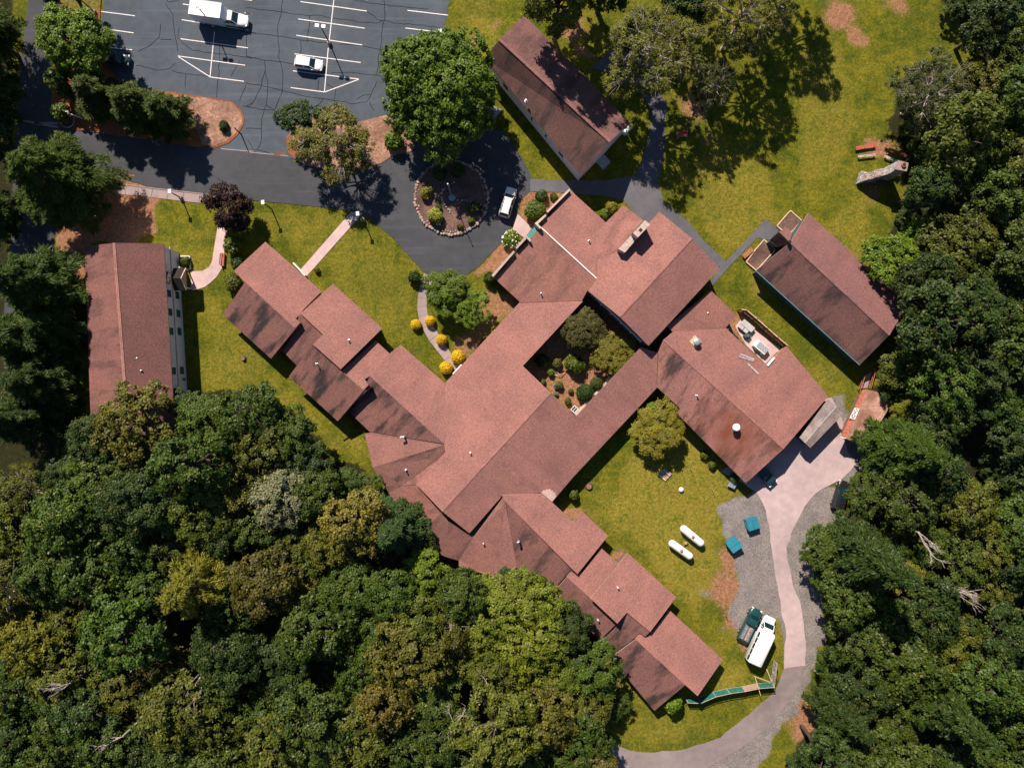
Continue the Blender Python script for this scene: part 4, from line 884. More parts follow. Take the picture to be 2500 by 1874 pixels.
# ------------------------------------------------------------ stones
def stone_meshes(mat, n, seed, flat=.6):
    out = []; rnd = random.Random(seed)
    for k in range(n):
        bm = bmesh.new(); bmesh.ops.create_icosphere(bm, subdivisions=1, radius=.5)
        for v in bm.verts: v.co *= rnd.uniform(.75, 1.15); v.co.z *= flat
        me = bpy.data.meshes.new('stone'); bm.to_mesh(me); bm.free(); me.materials.append(mat); out.append(me)
    return out
ST = stone_meshes(M_STONE, 6, 3); STG = stone_meshes(M_STONEG, 5, 8)
rnd = random.Random(5)
bed = empty('roundabout_bed', W((1102.7,483.5)), 0, 'round mulch bed ringed with pinkish field stones in the driveway loop', 'planter')
R = 5.85; mb = MB(); top = [Vector((math.cos(t)*R, math.sin(t)*R, .22)) for t in [2*math.pi*k/48 for k in range(48)]]
mb.prism(top, -.05); mb.build('mulch', M_MULCH, bed)
def stone(parent, me, x, y, z, s, sz=None):
    o = link('stone', me, parent); o.location = (x, y, z); o.rotation_euler = (rnd.uniform(-.3,.3), rnd.uniform(-.3,.3), rnd.uniform(0,6.3)); o.scale = (s*rnd.uniform(.85,1.25), s*rnd.uniform(.8,1.1), s*(sz or rnd.uniform(.8,1.1))); return o
t = 0
while t < 2*math.pi:
    s = rnd.uniform(.42,.72); rr = R+.1+rnd.uniform(-.12,.12); stone(bed, rnd.choice(ST if rnd.random() < .75 else STG), math.cos(t)*rr, math.sin(t)*rr, .26, s); 
    if rnd.random() < .35: stone(bed, rnd.choice(ST), math.cos(t+.03)*(rr-.5), math.sin(t+.03)*(rr-.5), .27, s*.55)
    t += s*.86/R
c0 = W((1102.7,483.5))
for spec in ('i 720 480 680 500 640 530 590 560 545 590 520 640 500 700 510 760 530 810 560 860 600 900 630 930 650 965 610 985', 'i 745 770 800 780 850 780 890 775 940 795 1000 815 1100 830 1150 845 1190 860 1215 850'):
    P = [W(p)-c0 for p in px(spec)]
    for i in range(len(P)-1):
        L = (P[i+1]-P[i]).length; n = max(1, int(L/.42))
        for k in range(n):
            v = P[i].lerp(P[i+1], (k+.5)/n); stone(bed, rnd.choice(STG), v.x+rnd.uniform(-.1,.1), v.y+rnd.uniform(-.1,.1), .3, rnd.uniform(.32,.55))
for sx, sy in ((435,1160),(480,1160)):
    v = W(px(f'i {sx} {sy}')[0]); lt = empty('spot_light', (v.x, v.y, .22), 0, 'small round white ground light by the pale shrub in the stone bed', 'lamp', 'white ground lights in the round bed')
    MB().tube([(0,0,0),(0,0,.2)], .04, 6).build('stem', M_DARKM, lt); MB().lathe((0,0,.18), [(.1,0),(.15,.08),(.12,.18),(.04,.2)], 10).build('lamp_head', M_WHITEM, lt, 40)
# round sign planter on the island with V sign
v = W(px('l 460 660')[0]); r = empty('stone_planter', (v.x, v.y, .09), 0, 'round planter with pale stone rim beside the entrance sign', 'planter')
for k in range(34):
    t = 2*math.pi*k/34; stone(r, rnd.choice(STG), math.cos(t)*1.12, math.sin(t)*1.12, .16, .3)
MB().lathe((0,0,-.1), [(1.05,0),(1.05,.22)], 24).build('soil', M_MULCH, r)
v = W(px('l 585 600')[0]); r = empty('entrance_sign', (v.x, v.y, .09), 0, 'entrance sign of two white panels on an orange wooden post', 'sign')
MB().box((0,0,.9), (.28,.28,1.8)).build('post', M_ORW, r); 
for e, z in (('l 395 490', 1.5), ('l 690 612', 1.3)):
    q = W(px(e)[0], z)-v; q.z = z; MB().bar((0,0,z), q, .08, .75).build('sign_panel', M_WHITEM, r)
MB().box((-.05,.3,1.9), (.5,.35,.12)).build('post_cap', M_LUMB, r)
# outdoor stone fireplace
v = W(px('n 1000 1100')[0]); FP = empty('stone_fireplace', v, 0, 'outdoor stone fireplace with sloping wing wall and round clay flue', 'fireplace')
tp = px('n 480 1300 555 1005 740 1055 960 975 1130 940 1290 860 1480 745 1450 965 1230 1085 860 1190 630 1245'); zs = [.8,1.0,2.0,2.8,3.4,4.0,5.0,5.0,4.0,2.7,1.6]
V = [W(p, z)-v for p, z in zip(tp, zs)]; MB().prism(V, -.1).build('wing_wall', M_STONEG, FP)
V2 = [W(p, 5.3)-v for p in px('n 1490 742 1735 812 1692 1010 1420 962')]; MB().prism(V2, -.1).build('chimney', M_STONEG, FP)
Vc = [W(p, 5.42)-v for p in px('n 1480 735 1742 808 1698 1018 1412 966')]; MB().prism(Vc, 5.28).build('chimney_cap', M_CONC2, FP)
fz = W(px('n 1605 865')[0], 5.4)-v; MB().lathe((fz.x, fz.y, 5.4), [(.36,0),(.36,.35)], 16).build('clay_flue', M_ORW, FP, 40); MB().lathe((fz.x, fz.y, 5.74), [(.26,0),(.26,.03)], 16).build('flue_hole', M_BLACK, FP)
# loose courses of stones that face the wall
mb = MB()
for k in range(420):
    a = rnd.random(); i = rnd.randrange(6); 
    fr = [V[1],V[2],V[3],V[4],V[5],V[6]]; bk = [V[0],V[10],V[9],V[8],V[8].lerp(V[7],.5),V[7]]
    i = rnd.randrange(5); t = rnd.random(); p = fr[i].lerp(fr[i+1], t).lerp(bk[i].lerp(bk[i+1], t), rnd.random()); s = rnd.uniform(.12,.26)
    vs = [Vector(q.co)*s for q in rnd.choice(ST).vertices]; me0 = ST[0]
    mb.add([Vector((x.x, x.y, x.z*.8))+p for x in vs], [tuple(f.vertices) for f in me0.polygons], rnd.randrange(2))
for k in range(260):
    i = rnd.randrange(5); t = rnd.random(); bk = [V[0],V[10],V[9],V[8],V[7]]
    p = bk[i % 4].lerp(bk[i % 4+1], t); p = Vector((p.x, p.y, rnd.uniform(.1, p.z))); s = rnd.uniform(.15,.3)
    mb.add([Vector(q.co)*s+p for q in ST[k % 6].vertices], [tuple(f.vertices) for f in ST[0].polygons], 1)
mb.build('face_stones', [M_STONE, M_STONEG], FP)['kind'] = 'stuff'
# ------------------------------------------------------------ benches
def bench(label, a, b, mat, depth=.45, slats=3, back=False, group=None, side=1, legmat=None):
    A, B = W(px(a)[0], .45), W(px(b)[0], .45); m = (A+B)/2; d = B-A; L = d.length
    r = empty('bench', (m.x, m.y, 0), math.atan2(d.y, d.x), label, 'bench', group); sw = depth/slats
    for k in range(slats): MB().box((0, -depth/2+sw*(k+.5), .45), (L, sw*.84, .05)).build('seat_slat', mat, r)
    if back:
        for k in range(2): MB().box((0, side*(depth/2+.08), .65+k*.18), (L, .05, .14)).build('back_slat', mat, r)
    for s in (-1, 0, 1) if L > 3 else (-1, 1):
        MB().box((s*(L/2-.18), 0, .21), (.09, depth*.9, .43)).build('leg', legmat or mat, r)
        if back: MB().box((s*(L/2-.1), side*(depth/2+.02), .5), (.1,.12,.85)).build('back_post', legmat or mat, r)
    return r
bench('red wooden bench beside the curving concrete walk', 'm 1448 395', 'm 1430 655', M_REDW, .5, 3, True, None, -1, M_WHITE)
bench('red log bench on worn soil in front of the stone fireplace', 'n 405 435', 'n 915 350', M_REDW, .55, 2)
bench('pale grey plank bench nearest the lawn side of the stone fireplace', 'n 465 645', 'n 910 595', M_GREYW, .4, 2)
bench('dark red bench against the forest by the stone fireplace', 'n 1245 445', 'n 1690 630', plain('dark_red_wood', (.17,.05,.035), .8), .5, 2)
bench('grey plank bench tucked against the stone fireplace chimney', 'n 1140 635', 'n 1440 760', M_GREYW, .4, 2)
bench('orange slatted wooden bench with white ends by the mulch bed', 'p 185 672', 'p 305 572', M_ORW, .75, 4, False, None, 1, M_WHITE)
bench('dark red bench with white ends standing in tree shade', 'C 1665 1100', 'C 1755 1085', M_REDW, .75, 4, True, None, 1, M_WHITE)
# ------------------------------------------------------------ yard things
def tank(a, b, label):
    A, B = W(px(a)[0], 1.0), W(px(b)[0], 1.0); m = (A+B)/2; d = B-A; L = d.length; r = empty('propane_tank', (m.x, m.y, 0), math.atan2(d.y, d.x), label, 'tank', 'white propane tanks on the lawn')
    R = .62; pts, rs = [], []
    for k in range(7): t = k/6*math.pi/2; pts.append((-L/2+R-math.cos(t)*R, 0, 1.0)); rs.append(max(.02, math.sin(t)*R))
    pts2 = [(-p[0],0,1.0) for p in pts[::-1]]; MB().tube(pts+pts2, rs+rs[::-1], 20).build('shell', M_WHITEM, r, 40)
    MB().lathe((0,0,1.55), [(.24,0),(.24,.16),(.16,.26),(.03,.29)], 12).build('valve_dome', plain('red_dome', (.5,.13,.10), .5), r, 40)
    for s in (-1, 1): MB().box((s*L*.28,0,.25), (.2,1.0,.6)).build('saddle', M_CONC2, r)
tank('K 775 70', 'K 962 205', 'long white propane tank with red dome lying on the lawn')
tank('K 870 -50', 'K 1052 100', 'long white propane tank with red dome lying on the lawn')
b = W(px('K 905 85')[0]); r = empty('valve_box', b, 0, 'small pipe manifold between the propane tanks', 'pipe'); MB().bar((-.4,-.2,.4),(.35,.3,.4),.08).build('pipe', M_ORW, r); MB().box((0,.05,.2), (.3,.3,.4)).build('regulator', M_LUMB, r)
def dumpster(c, head, label):
    r = empty('dumpster', W(px(c)[0]), head, label, 'dumpster'); MBL = paint('dumpster_blue', (.02,.17,.24), .5, .1); MLI = plain('dumpster_lid', (.035,.24,.31), .55)
    mb = MB(); mb.add([(-.95,-.85,.1),(.95,-.85,.1),(.95,.85,.1),(-.95,.85,.1),(-.95,-.95,1.2),(.95,-.95,1.2),(.95,.95,1.5),(-.95,.95,1.5)], [(3,2,1,0),(4,5,6,7),(0,1,5,4),(1,2,6,5),(2,3,7,6),(3,0,4,7)]); mb.build('bin', MBL, r)
    for s in (-1, 1):
        l_ = MB(); l_.add([(s*.48-.45,-1.0,1.22),(s*.48+.45,-1.0,1.22),(s*.48+.45,.9,1.55),(s*.48-.45,.9,1.55),(s*.48-.45,-1.0,1.28),(s*.48+.45,-1.0,1.28),(s*.48+.45,.9,1.61),(s*.48-.45,.9,1.61)], [(3,2,1,0),(4,5,6,7),(0,1,5,4),(1,2,6,5),(2,3,7,6),(3,0,4,7)]); lo = l_.build('lid', MLI, r)
        for k in range(3): MB().bar((s*.48-.3+k*.3,-.9,1.31),(s*.48-.3+k*.3,.8,1.61),.04,.04).build('rib', MBL, lo)
        MB().box((s*1.0,0,.95), (.12,1.3,.12)).build('fork_pocket', MBL, r)
    return r
dumpster('J 1430 1572', math.radians(18), 'blue metal dumpster with ribbed lids close to the concrete road')
dumpster('K 1285 85', math.radians(-52), 'bright blue metal dumpster nearer the propane tanks')
# green wire fence
M_MESH = plain('green_fence_fabric', (.02,.16,.12), .7, var=.3, scale=5)
def fence(label, spec, h, group=None, bare=()):
    P = [W(p) for p in px(spec)]; o0 = P[0]; r = empty('fence', o0, 0, label, 'fence', group)
    for i, p in enumerate(P): MB().box(p-o0+Vector((0,0,h/2)), (.11,.11,h+.1)).build('post', M_GREYW, r)
    for i in range(len(P)-1):
        a, b = P[i]-o0, P[i+1]-o0; dd = (b-a).normalized()*.06
        for k, z in enumerate((.12, h*.5, h)): MB().bar(a+dd+Vector((0,0,z)), b-dd+Vector((0,0,z)), .07, .09).build('rail', M_GREYW if i not in bare else M_LUMB, r)
        n = Vector((-dd.y, dd.x, 0)).normalized()*.05
        MB().bar(a+dd+n+Vector((0,0,h*.53)), b-dd+n+Vector((0,0,h*.53)), .015, h*.82).build('mesh_panel', M_MESH if i not in bare else plain('pale_fence_fabric', (.36,.26,.20), .8, var=.3, scale=6), r)
    return r
fence('green wire fence with grey posts running from the wing corner', 'o 170 1565 330 1570 515 1490 690 1450 880 1422 1062 1385 1248 1372', 1.9, None, {4})
fence('short piece of green fence at the forest edge across the road', 'o 1800 1220 1880 1205 1960 1185 2060 1150', 1.4)
b = W(px('o 1248 1372')[0]); e = W(px('o 1285 1090')[0]); r = empty('gate', b, 0, 'open grey pole gate leaf at the end of the green fence', 'gate'); d = e-b
for z in (.25, .75, 1.25, 1.7): MB().bar((0,0,z), d+Vector((0,0,z)), .07).build('rail', M_GREYW, r)
for t in (0, .5, 1): MB().bar(d*t, d*t+Vector((0,0,1.8)), .09).build('post', M_GREYW, r)
MB().bar((0,0,.25), d+Vector((0,0,1.7)), .06).build('brace', M_GREYW, r)
for a, b2, lab in (('o 1040 1295', 'o 1250 1370', 'fallen pale pole leaning toward the gate post'), ('o 1055 1310', 'o 1125 1540', 'fallen pale pole lying over the green fence'), ('o 1200 1205', 'o 1262 1360', 'pale pole propping the open gate leaf')):
    A, B = W(px(a)[0], .3), W(px(b2)[0], 1.9); tag(MB().tube([A, A.lerp(B,.5), B], [.06,.05,.045], 6).build('wooden_pole', M_LUMB), lab, 'pole')
# plant yard behind the kitchen
P = [W(p) for p in px('g 1035 195 1110 205 1240 315 1370 430 1500 545 1625 650')]; r = empty('wood_fence', P[0], 0, 'brown board fence screening the kitchen plant yard', 'fence')
M_FW = plain('dark_fence_wood', (.15,.075,.045), .8, var=.3)
for i, p in enumerate(P): MB().box(p-P[0]+Vector((0,0,.95)), (.12,.12,1.95), .7).build('post', M_FW, r)
for i in range(len(P)-1):
    mb = MB(); n = max(3, int((P[i+1]-P[i]).length/.2)); dd = (P[i+1]-P[i]); ang = math.atan2(dd.y, dd.x)
    for k in range(n): mb.box(P[i].lerp(P[i+1], (k+.5)/n)-P[0]+Vector((0,0,.9+.03*(k % 3))), (dd.length/n*.9,.025,1.75), ang)
    mb.build('board_panel', M_FW, r); MB().bar(P[i]-P[0]+Vector((0,0,1.83)), P[i+1]-P[0]+Vector((0,0,1.83)), .14, .05).build('cap_rail', M_LUMB, r)
b = W(px('g 1340 660')[0], .9); a42 = math.radians(-40); r = empty('condenser_unit', (b.x, b.y, .02), a42, 'white condenser unit with slatted top in the kitchen plant yard', 'machine')
MB().box((0,0,.5), (2.3,1.25,.98)).build('cabinet', M_WHITEM, r)
for k in range(12): MB().box((-.78+k*.17,.05,1.03), (.09,1.05,.06)).build('louvre', M_STEEL, r)
for x in (-.5,.7): MB().box((x,-.72,.5), (.35,.25,.5)).build('service_box', plain('aqua_box', (.04,.25,.28), .5), r)
b = W(px('g 1150 400')[0], .7); r = empty('refrigeration_cabinet', (b.x, b.y, .02), a42, 'flat grey metal cabinet in the kitchen plant yard', 'machine')
MB().box((.1,.25,.4), (2.2,.95,.8)).build('cabinet', plain('light_grey_metal', (.42,.42,.40), .5), r)
for x in (-.55,.35): MB().box((x,-.55,.36), (.8,.6,.7)).build('hatch', MATS['light_grey_metal'], r)
b = W(px('g 1165 520')[0], .5); r = empty('compressor', (b.x, b.y, .02), a42, 'dark compressor between the two units in the plant yard', 'machine'); MB().box((0,0,.3), (1.0,.8,.6)).build('casing', MDG, r); MB().lathe((0,0,.6), [(.3,0),(.3,.2),(.2,.28)], 12).build('drum', MDG, r)
b = W(px('g 925 430')[0], 1.2); r = empty('electric_box', (b.x, b.y, .02), a42, 'aqua electric box on the kitchen wall', 'box'); MB().box((0,0,.6), (.6,.35,1.2)).build('casing', MATS['aqua_box'], r); MB().box((0,0,1.24), (.66,.4,.06)).build('lid', MATS['aqua_box'], r)
for a, c, lab in (('g 1070 745', 'g 1250 815', 'pale plank lying on the kitchen roof, upper of a close pair'), ('g 1055 775', 'g 1240 835', 'pale plank lying on the kitchen roof, lower of a close pair'), ('g 1165 865', 'g 1305 1000', 'single pale plank lying apart on the kitchen roof')):
    A, B = hit(px(a)[0], pKa)+Vector((0,0,.06)), hit(px(c)[0], pKa)+Vector((0,0,.06)); m = (A+B)/2
    o = MB().bar(A-m, B-m, .26, .1).build('plank', M_GREYW); o.location = m; tag(o, lab, 'plank')
# white trestle on the shed
r = empty('trestle', W(px('h 1790 560')[0], 3.2), 0, 'white cross braced trestle lying on the mossy shed roof', 'frame'); o0 = r.location
Q = [W(p, z)-o0 for p, z in zip(px('h 1800 495 1850 505 1795 638 1735 620'), (3.3,3.45,3.45,3.3))]
m_ = [Q[0].lerp(Q[3], .5), Q[1].lerp(Q[2], .5)]
for a, c in ((Q[0],Q[1]),(Q[1],Q[2]),(Q[2],Q[3]),(Q[3],Q[0]),(m_[0],m_[1]),(Q[0],m_[1]),(Q[1],m_[0]),(m_[0],Q[2]),(m_[1],Q[3])): MB().bar(a, c, .09).build('bar', M_WHITEM, r)
# gas cylinders, cart, small yard objects
for s in ('C 1275 1048', 'C 1245 1082'):
    r = empty('gas_cylinder', W(px(s)[0]), 0, 'upright white gas cylinder at the corner of the white hall', 'cylinder', 'gas cylinders by the white hall'); MB().lathe((0,0,0), [(.36,0),(.38,.1),(.38,1.1),(.3,1.3),(.14,1.38)], 16).build('shell', M_WHITEM, r, 40); MB().lathe((0,0,1.36), [(.14,0),(.14,.15),(.1,.17)], 12).build('collar', M_TEAL, r, 40)
b = W(px('J 1275 1268')[0]); r = empty('garden_cart', b, math.radians(-25), 'grey garden cart with handles at the kitchen corner', 'cart'); mb = MB(); mb.box((0,0,.5), (1.1,.75,.35), top=1.12); mb.build('tray', M_STEEL, r); MB().box((0,0,.69), (1.0,.7,.03)).build('load', plain('blue_grey_tarp', (.20,.24,.30), .7), r)
for s in (-1,1): MB().bar((-.5,s*.3,.55),(-1.2,s*.35,.75),.05).build('handle', M_LUMB, r); wheel(r, .2, s*.42, .22, .1)
P = px('J 735 1130 795 1180 742 1238 682 1185'); v = W(P[0]); r = empty('well_cover', v, 0, 'square pale wooden well cover under the yellow green tree', 'cover')
V = [W(p)-v for p in P]
for k in range(6): a, c = V[0].lerp(V[3], (k+.5)/6), V[1].lerp(V[2], (k+.5)/6); MB().bar(a+Vector((0,0,.2)), c+Vector((0,0,.2)), .3, .06).build('plank', M_LUMB if k % 2 else M_CONC2, r)
MB().prism([x*.92+Vector((.05,-.1,.16)) for x in V], -.05).build('frame', M_GREYW, r)
b = W(px('J 868 1305')[0]); r = empty('wellhead', b, 0, 'small white domed well cap on the open lawn', 'cap'); MB().lathe((0,0,-.1), [(.3,0),(.3,.4)], 14).build('pipe', M_STEEL, r, 40); MB().lathe((0,0,.3), [(.38,0),(.38,.1),(.25,.2),(.06,.24)], 14).build('dome', M_WHITEM, r, 40)
for s, h_, lab in (('J 943 1140', 1.4, 'thin metal stake beside the square well cover'), ('J 1118 1303', 1.4, 'thin metal stake on the lawn near the garden cart'), ('K 1232 672', .7, 'dark charred stub standing on bare soil')):
    b = W(px(s)[0]); o = MB().tube([(0,0,-.1),(0,0,h_)], [.05,.04], 6).build('stake', M_STEEL if 'metal' in lab else M_BLACK); MBx = MB().bar((-.15,0,h_*.9),(.15,0,h_*.9),.05).build('cross_bar', M_STEEL if 'metal' in lab else M_BLACK, o); o.location = b; tag(o, lab, 'stake')
for s, me, sc_, lab in (('J 125 1282', 'STUMP', .6, 'dark brown tree stump on the lawn by the corridor shadow'), ('F 315 1410', 'STUMP', .42, 'small reddish tree stump on the lawn beside the wing facing the dormitory')):
    b = W(px(s)[0]); r = empty('tree_stump', b, 0, lab, 'stump'); MB().lathe((0,0,-.1), [(sc_*1.3,0),(sc_*.9,.2),(sc_*.8,.45)], 11).build('bark', M_BARK, r); MB().lathe((0,0,.345), [(sc_*.72,0),(sc_*.7,.03)], 11).build('cut_face', plain('cut_wood', (.22,.11,.07), .9), r)
# courtyard things
P = px('j 735 1500 782 1540 735 1592 688 1552'); v = W(P[0]); r = empty('cold_frame', v, 0, 'white framed two pane cold frame in the courtyard corner', 'frame'); V = [W(p)-v+Vector((0,0,.4)) for p in P]
for i in range(4): MB().bar(V[i], V[(i+1) % 4], .09, .12).build('frame_bar', M_WHITE, r)
MB().bar(V[0].lerp(V[1],.5), V[3].lerp(V[2],.5), .07, .1).build('frame_bar', M_WHITE, r)
for t0, t1 in ((.06,.46),(.54,.94)): MB().prism([V[0].lerp(V[1],t0), V[0].lerp(V[1],t1), V[3].lerp(V[2],t1), V[3].lerp(V[2],t0)], V[0].z-.03).build('pane', M_GLASS, r)
MB().prism([x*.96+Vector((0,-.03,-.08)) for x in V], -.1).build('box', M_GREYW, r)
v = W(px('j 550 1110')[0]); r = empty('pole_tepee', v, 0, 'collapsed star of pale garden poles in the courtyard bed', 'poles')
for s in ('j 500 1065', 'j 620 1085', 'j 575 1180', 'j 460 1120', 'j 590 1130'): q = W(px(s)[0])-v; MB().bar((0,0,.55), q+Vector((0,0,.08)), .06).build('pole', M_LUMB, r)
v = W(px('j 500 1260')[0]); r = empty('plant_pot', v, 0, 'dark blue glazed pot with plants in the courtyard', 'pot'); MB().lathe((0,0,0), [(.22,0),(.34,.4),(.36,.5)], 14).build('pot', plain('blue_glaze', (.02,.08,.14), .2), r, 40)
# dormitory planter edging
v = W(px('m 600 465')[0]); r = empty('planter_edging', v, 0, 'white painted edging of the planting bed by the dormitory porch', 'edging'); Q = [W(p)-v for p in px('m 600 465 780 465 795 725')]
for i in range(2): MB().bar(Q[i]+Vector((0,0,.15)), Q[i+1]+Vector((0,0,.15)), .16, .3-.01*i).build('timber', M_WHITE, r)
# handrails of the ramp by the shed
for a, c, lab in (('h 1890 95', 'h 1830 255', 'brown ramp handrail on the lawn side of the shed'), ('h 2030 0', 'h 1965 240', 'brown ramp handrail on the forest side of the shed')):
    A, B = W(px(a)[0]), W(px(c)[0]); r = empty('handrail', A, 0, lab, 'railing'); d = B-A
    for z in (.5, 1.0): MB().bar((0,0,z), d+Vector((0,0,z)), .08, .1).build('rail', M_ORW, r)
    for t in (0,.33,.66,1): MB().bar(d*t, d*t+Vector((0,0,1.0)), .09).build('post', M_ORW, r)
sheet('ramp', 'h 1905 90 2010 40 1950 240 1850 250', .12, M_CONC2, 'grey concrete ramp between the handrails', th=.2)
# log edging on lawn by left wing
A = [W(p) for p in px('a 715 1420 800 1360 900 1320 1000 1305')]; tag(MB().tube([p+Vector((0,0,.1)) for p in A], [.1,.12,.12,.09], 6).build('log', M_BARK), 'curved dark log lying on the lawn by the fan roof', 'log')
# ------------------------------------------------------------ vegetation
def leaf_mesh(name, c, nor, size, tint, rs, aspect=.6, along=None, core=None):
    """one diamond-shaped leaf face per centre; core = extra (verts, faces, material) for stems"""
    n = len(c); nor = nor/np.maximum(1e-6, np.linalg.norm(nor, axis=1, keepdims=True))
    r = along if along is not None else rs.normal(size=(n, 3))
    t = r-nor*np.sum(r*nor, axis=1, keepdims=True); t /= np.maximum(1e-6, np.linalg.norm(t, axis=1, keepdims=True)); b = np.cross(nor, t)
    s = size[:, None]; a = aspect
    v = np.stack([c+t*s, c+b*s*a+nor*s*.12, c-t*s, c-b*s*a+nor*s*.12], 1).reshape(-1, 3).astype(np.float32)
    q = np.arange(n*4, dtype=np.int32).reshape(-1, 4)
    me = quads_mesh(name, v, q)
    at = me.color_attributes.new('tint', 'FLOAT_COLOR', 'POINT'); col = np.ones((n*4, 4), np.float32); col[:, 0] = np.repeat(tint[:, 0], 4); col[:, 1] = np.repeat(tint[:, 1], 4); col[:, 2] = 0
    at.data.foreach_set('color', col.reshape(-1)); me.materials.append(M_LEAF); return me
def unit(v): return v/np.maximum(1e-6, np.linalg.norm(v, axis=-1, keepdims=True))
TREES = {}
def broadleaf(key, R, Rz, H, seed, leaf=.18, dens=1.0, lobes=None, gap=1.0, bark=None, branchy=0):
    rs = np.random.RandomState(seed); rnd = random.Random(seed); zc = H-Rz
    nl = lobes or int(16*(R/4.5)**1.3); C0, N0, S0, T0 = [], [], [], []; LB = []
    for i in range(nl):
        u = 1-1.55*(i+.5)/nl; ph = i*2.39996+rnd.uniform(-.4,.4); h = math.sqrt(max(0, 1-u*u)); d = np.array([math.cos(ph)*h, math.sin(ph)*h, u])
        k = rnd.uniform(.42,.80); L = d*np.array([R*k, R*k, Rz*k])+np.array([0,0,zc]); r = R*rnd.uniform(.24,.42)*gap; LB.append((L, r, d))
        lt = rnd.random()
        ncl = max(5, int(15*dens*(r/1.7)**2))
        dl = unit(rs.normal(size=(ncl*3, 3))); dl = dl[(dl@d > -.35) & (dl[:, 2] > -.55)][:ncl]
        for e in dl:
            p = L+e*r*rnd.uniform(.72,1.08)*np.array([1,1,.85]); cr = rnd.uniform(.34,.62); ct = rnd.random(); nlv = int(44*dens*(cr/.55)**2*(.27/leaf)**1.6)
            off = rs.normal(size=(nlv, 3))*cr*.48*np.array([1,1,.6])
            C0.append(p+off); N0.append(e*.55+np.array([0,0,.75])+rs.normal(size=(nlv,3))*.45+off*.5); S0.append(leaf*rs.uniform(.6,1.25,nlv))
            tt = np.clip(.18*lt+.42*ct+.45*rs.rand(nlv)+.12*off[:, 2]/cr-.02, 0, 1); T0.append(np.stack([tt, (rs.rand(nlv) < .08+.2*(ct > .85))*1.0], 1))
    me = leaf_mesh('crown', np.concatenate(C0), np.concatenate(N0), np.concatenate(S0), np.concatenate(T0), rs)
    tr = MB(); rb = (.07 if bark is None else .04)*R; tr.tube([(0,0,-.3), (rnd.uniform(-.1,.1)*R*.3, 0, zc*.5), (0,0,zc), (0,0,zc+Rz*.4)], [rb*1.25, rb, rb*.7, rb*.25], 8)
    for L, r, d in LB:
        a = Vector((0,0,max(zc*.55, zc-Rz*.5+.25*Rz*(d[2]+1)))); m = a.lerp(Vector(L), .55)+Vector((0,0,-.25)); tr.tube([a, m, Vector(L)+Vector(d)*r*.3], [rb*.5, rb*.3, .03], 5)
        for _ in range(branchy):
            e = Vector(unit(rs.normal(size=3)+d*1.2)); tr.tube([Vector(L), Vector(L)+e*r*.6+Vector((0,0,.1)), Vector(L)+e*r*1.3], [.04,.028,.012], 4)
    TREES[key] = dict(crown=me, trunk=tr.mesh('trunk', bark or M_BARK, 40), R=R, zc=zc, H=H)
def conifer(key, R, H, seed, tiers=13, droop=.12, leaf=.42, dens=1.0, bot=.25, width=.17, pw=.75, soft=.5):
    rs = np.random.RandomState(seed); rnd = random.Random(seed); C0, N0, S0, T0, A0 = [], [], [], [], []
    tr = MB(); tr.tube([(0,0,-.3),(0,0,H*.5),(0,0,H*.98)], [.045*R+.1, .035*R+.05, .03], 7)
    for i in range(tiers):
        t = i/(tiers-1); z = H*(1-(1-bot)*t); L = R*(.10+.90*t**pw)*(1 if t < .85 else .9); nb = 5+int(4*t)
        for k in range(nb):
            a = 2*math.pi*(k+rnd.uniform(-.3,.3))/nb+i*1.1; Lb = L*rnd.uniform(.7,1.12); d = np.array([math.cos(a), math.sin(a), 0]); side = np.array([-d[1], d[0], 0]); bt = rnd.random()
            zend = -droop*Lb+rnd.uniform(-.1,.15)*Lb
            tr.tube([(0,0,z), (d[0]*Lb*.55, d[1]*Lb*.55, z+zend*.35+.08*Lb), (d[0]*Lb*.95, d[1]*Lb*.95, z+zend)], [.05+.012*Lb, .04, .015], 4, cap=False)
            n = int((10+17*Lb)*dens); s = rs.uniform(.22, 1, n)**.75; w = (rs.rand(n)-.5)*2*(1.05-s)*Lb*.42+rs.normal(size=n)*.10*Lb*.5
            p = d*(s*Lb)[:, None]+side*w[:, None]; p[:, 2] = z+zend*s*s+.08*Lb*np.sin(s*3.1)-np.abs(w)*.15+rs.normal(size=n)*.06
            for rep in range(3):
                al = d+side*(np.sign(w)*rs.uniform(.2,1.1,n))[:, None]+np.stack([rs.normal(size=n)*.25, rs.normal(size=n)*.25, rs.uniform(-.1,.6,n)], 1)
                C0.append(p+al*.12+rs.normal(size=(n,3))*.08); A0.append(al); N0.append(np.array([0,0,1.0])+rs.normal(size=(n,3))*soft); S0.append(leaf*rs.uniform(.6,1.2,n))
                T0.append(np.stack([np.clip(.25*bt+.35*s+.45*rs.rand(n)-.05, 0, 1), (rs.rand(n) < .06)*1.0], 1))
    me = leaf_mesh('crown', np.concatenate(C0), np.concatenate(N0), np.concatenate(S0), np.concatenate(T0), rs, width, np.concatenate(A0))
    TREES[key] = dict(crown=me, trunk=tr.mesh('trunk', M_BARK, 40), R=R, zc=H*.55, H=H)
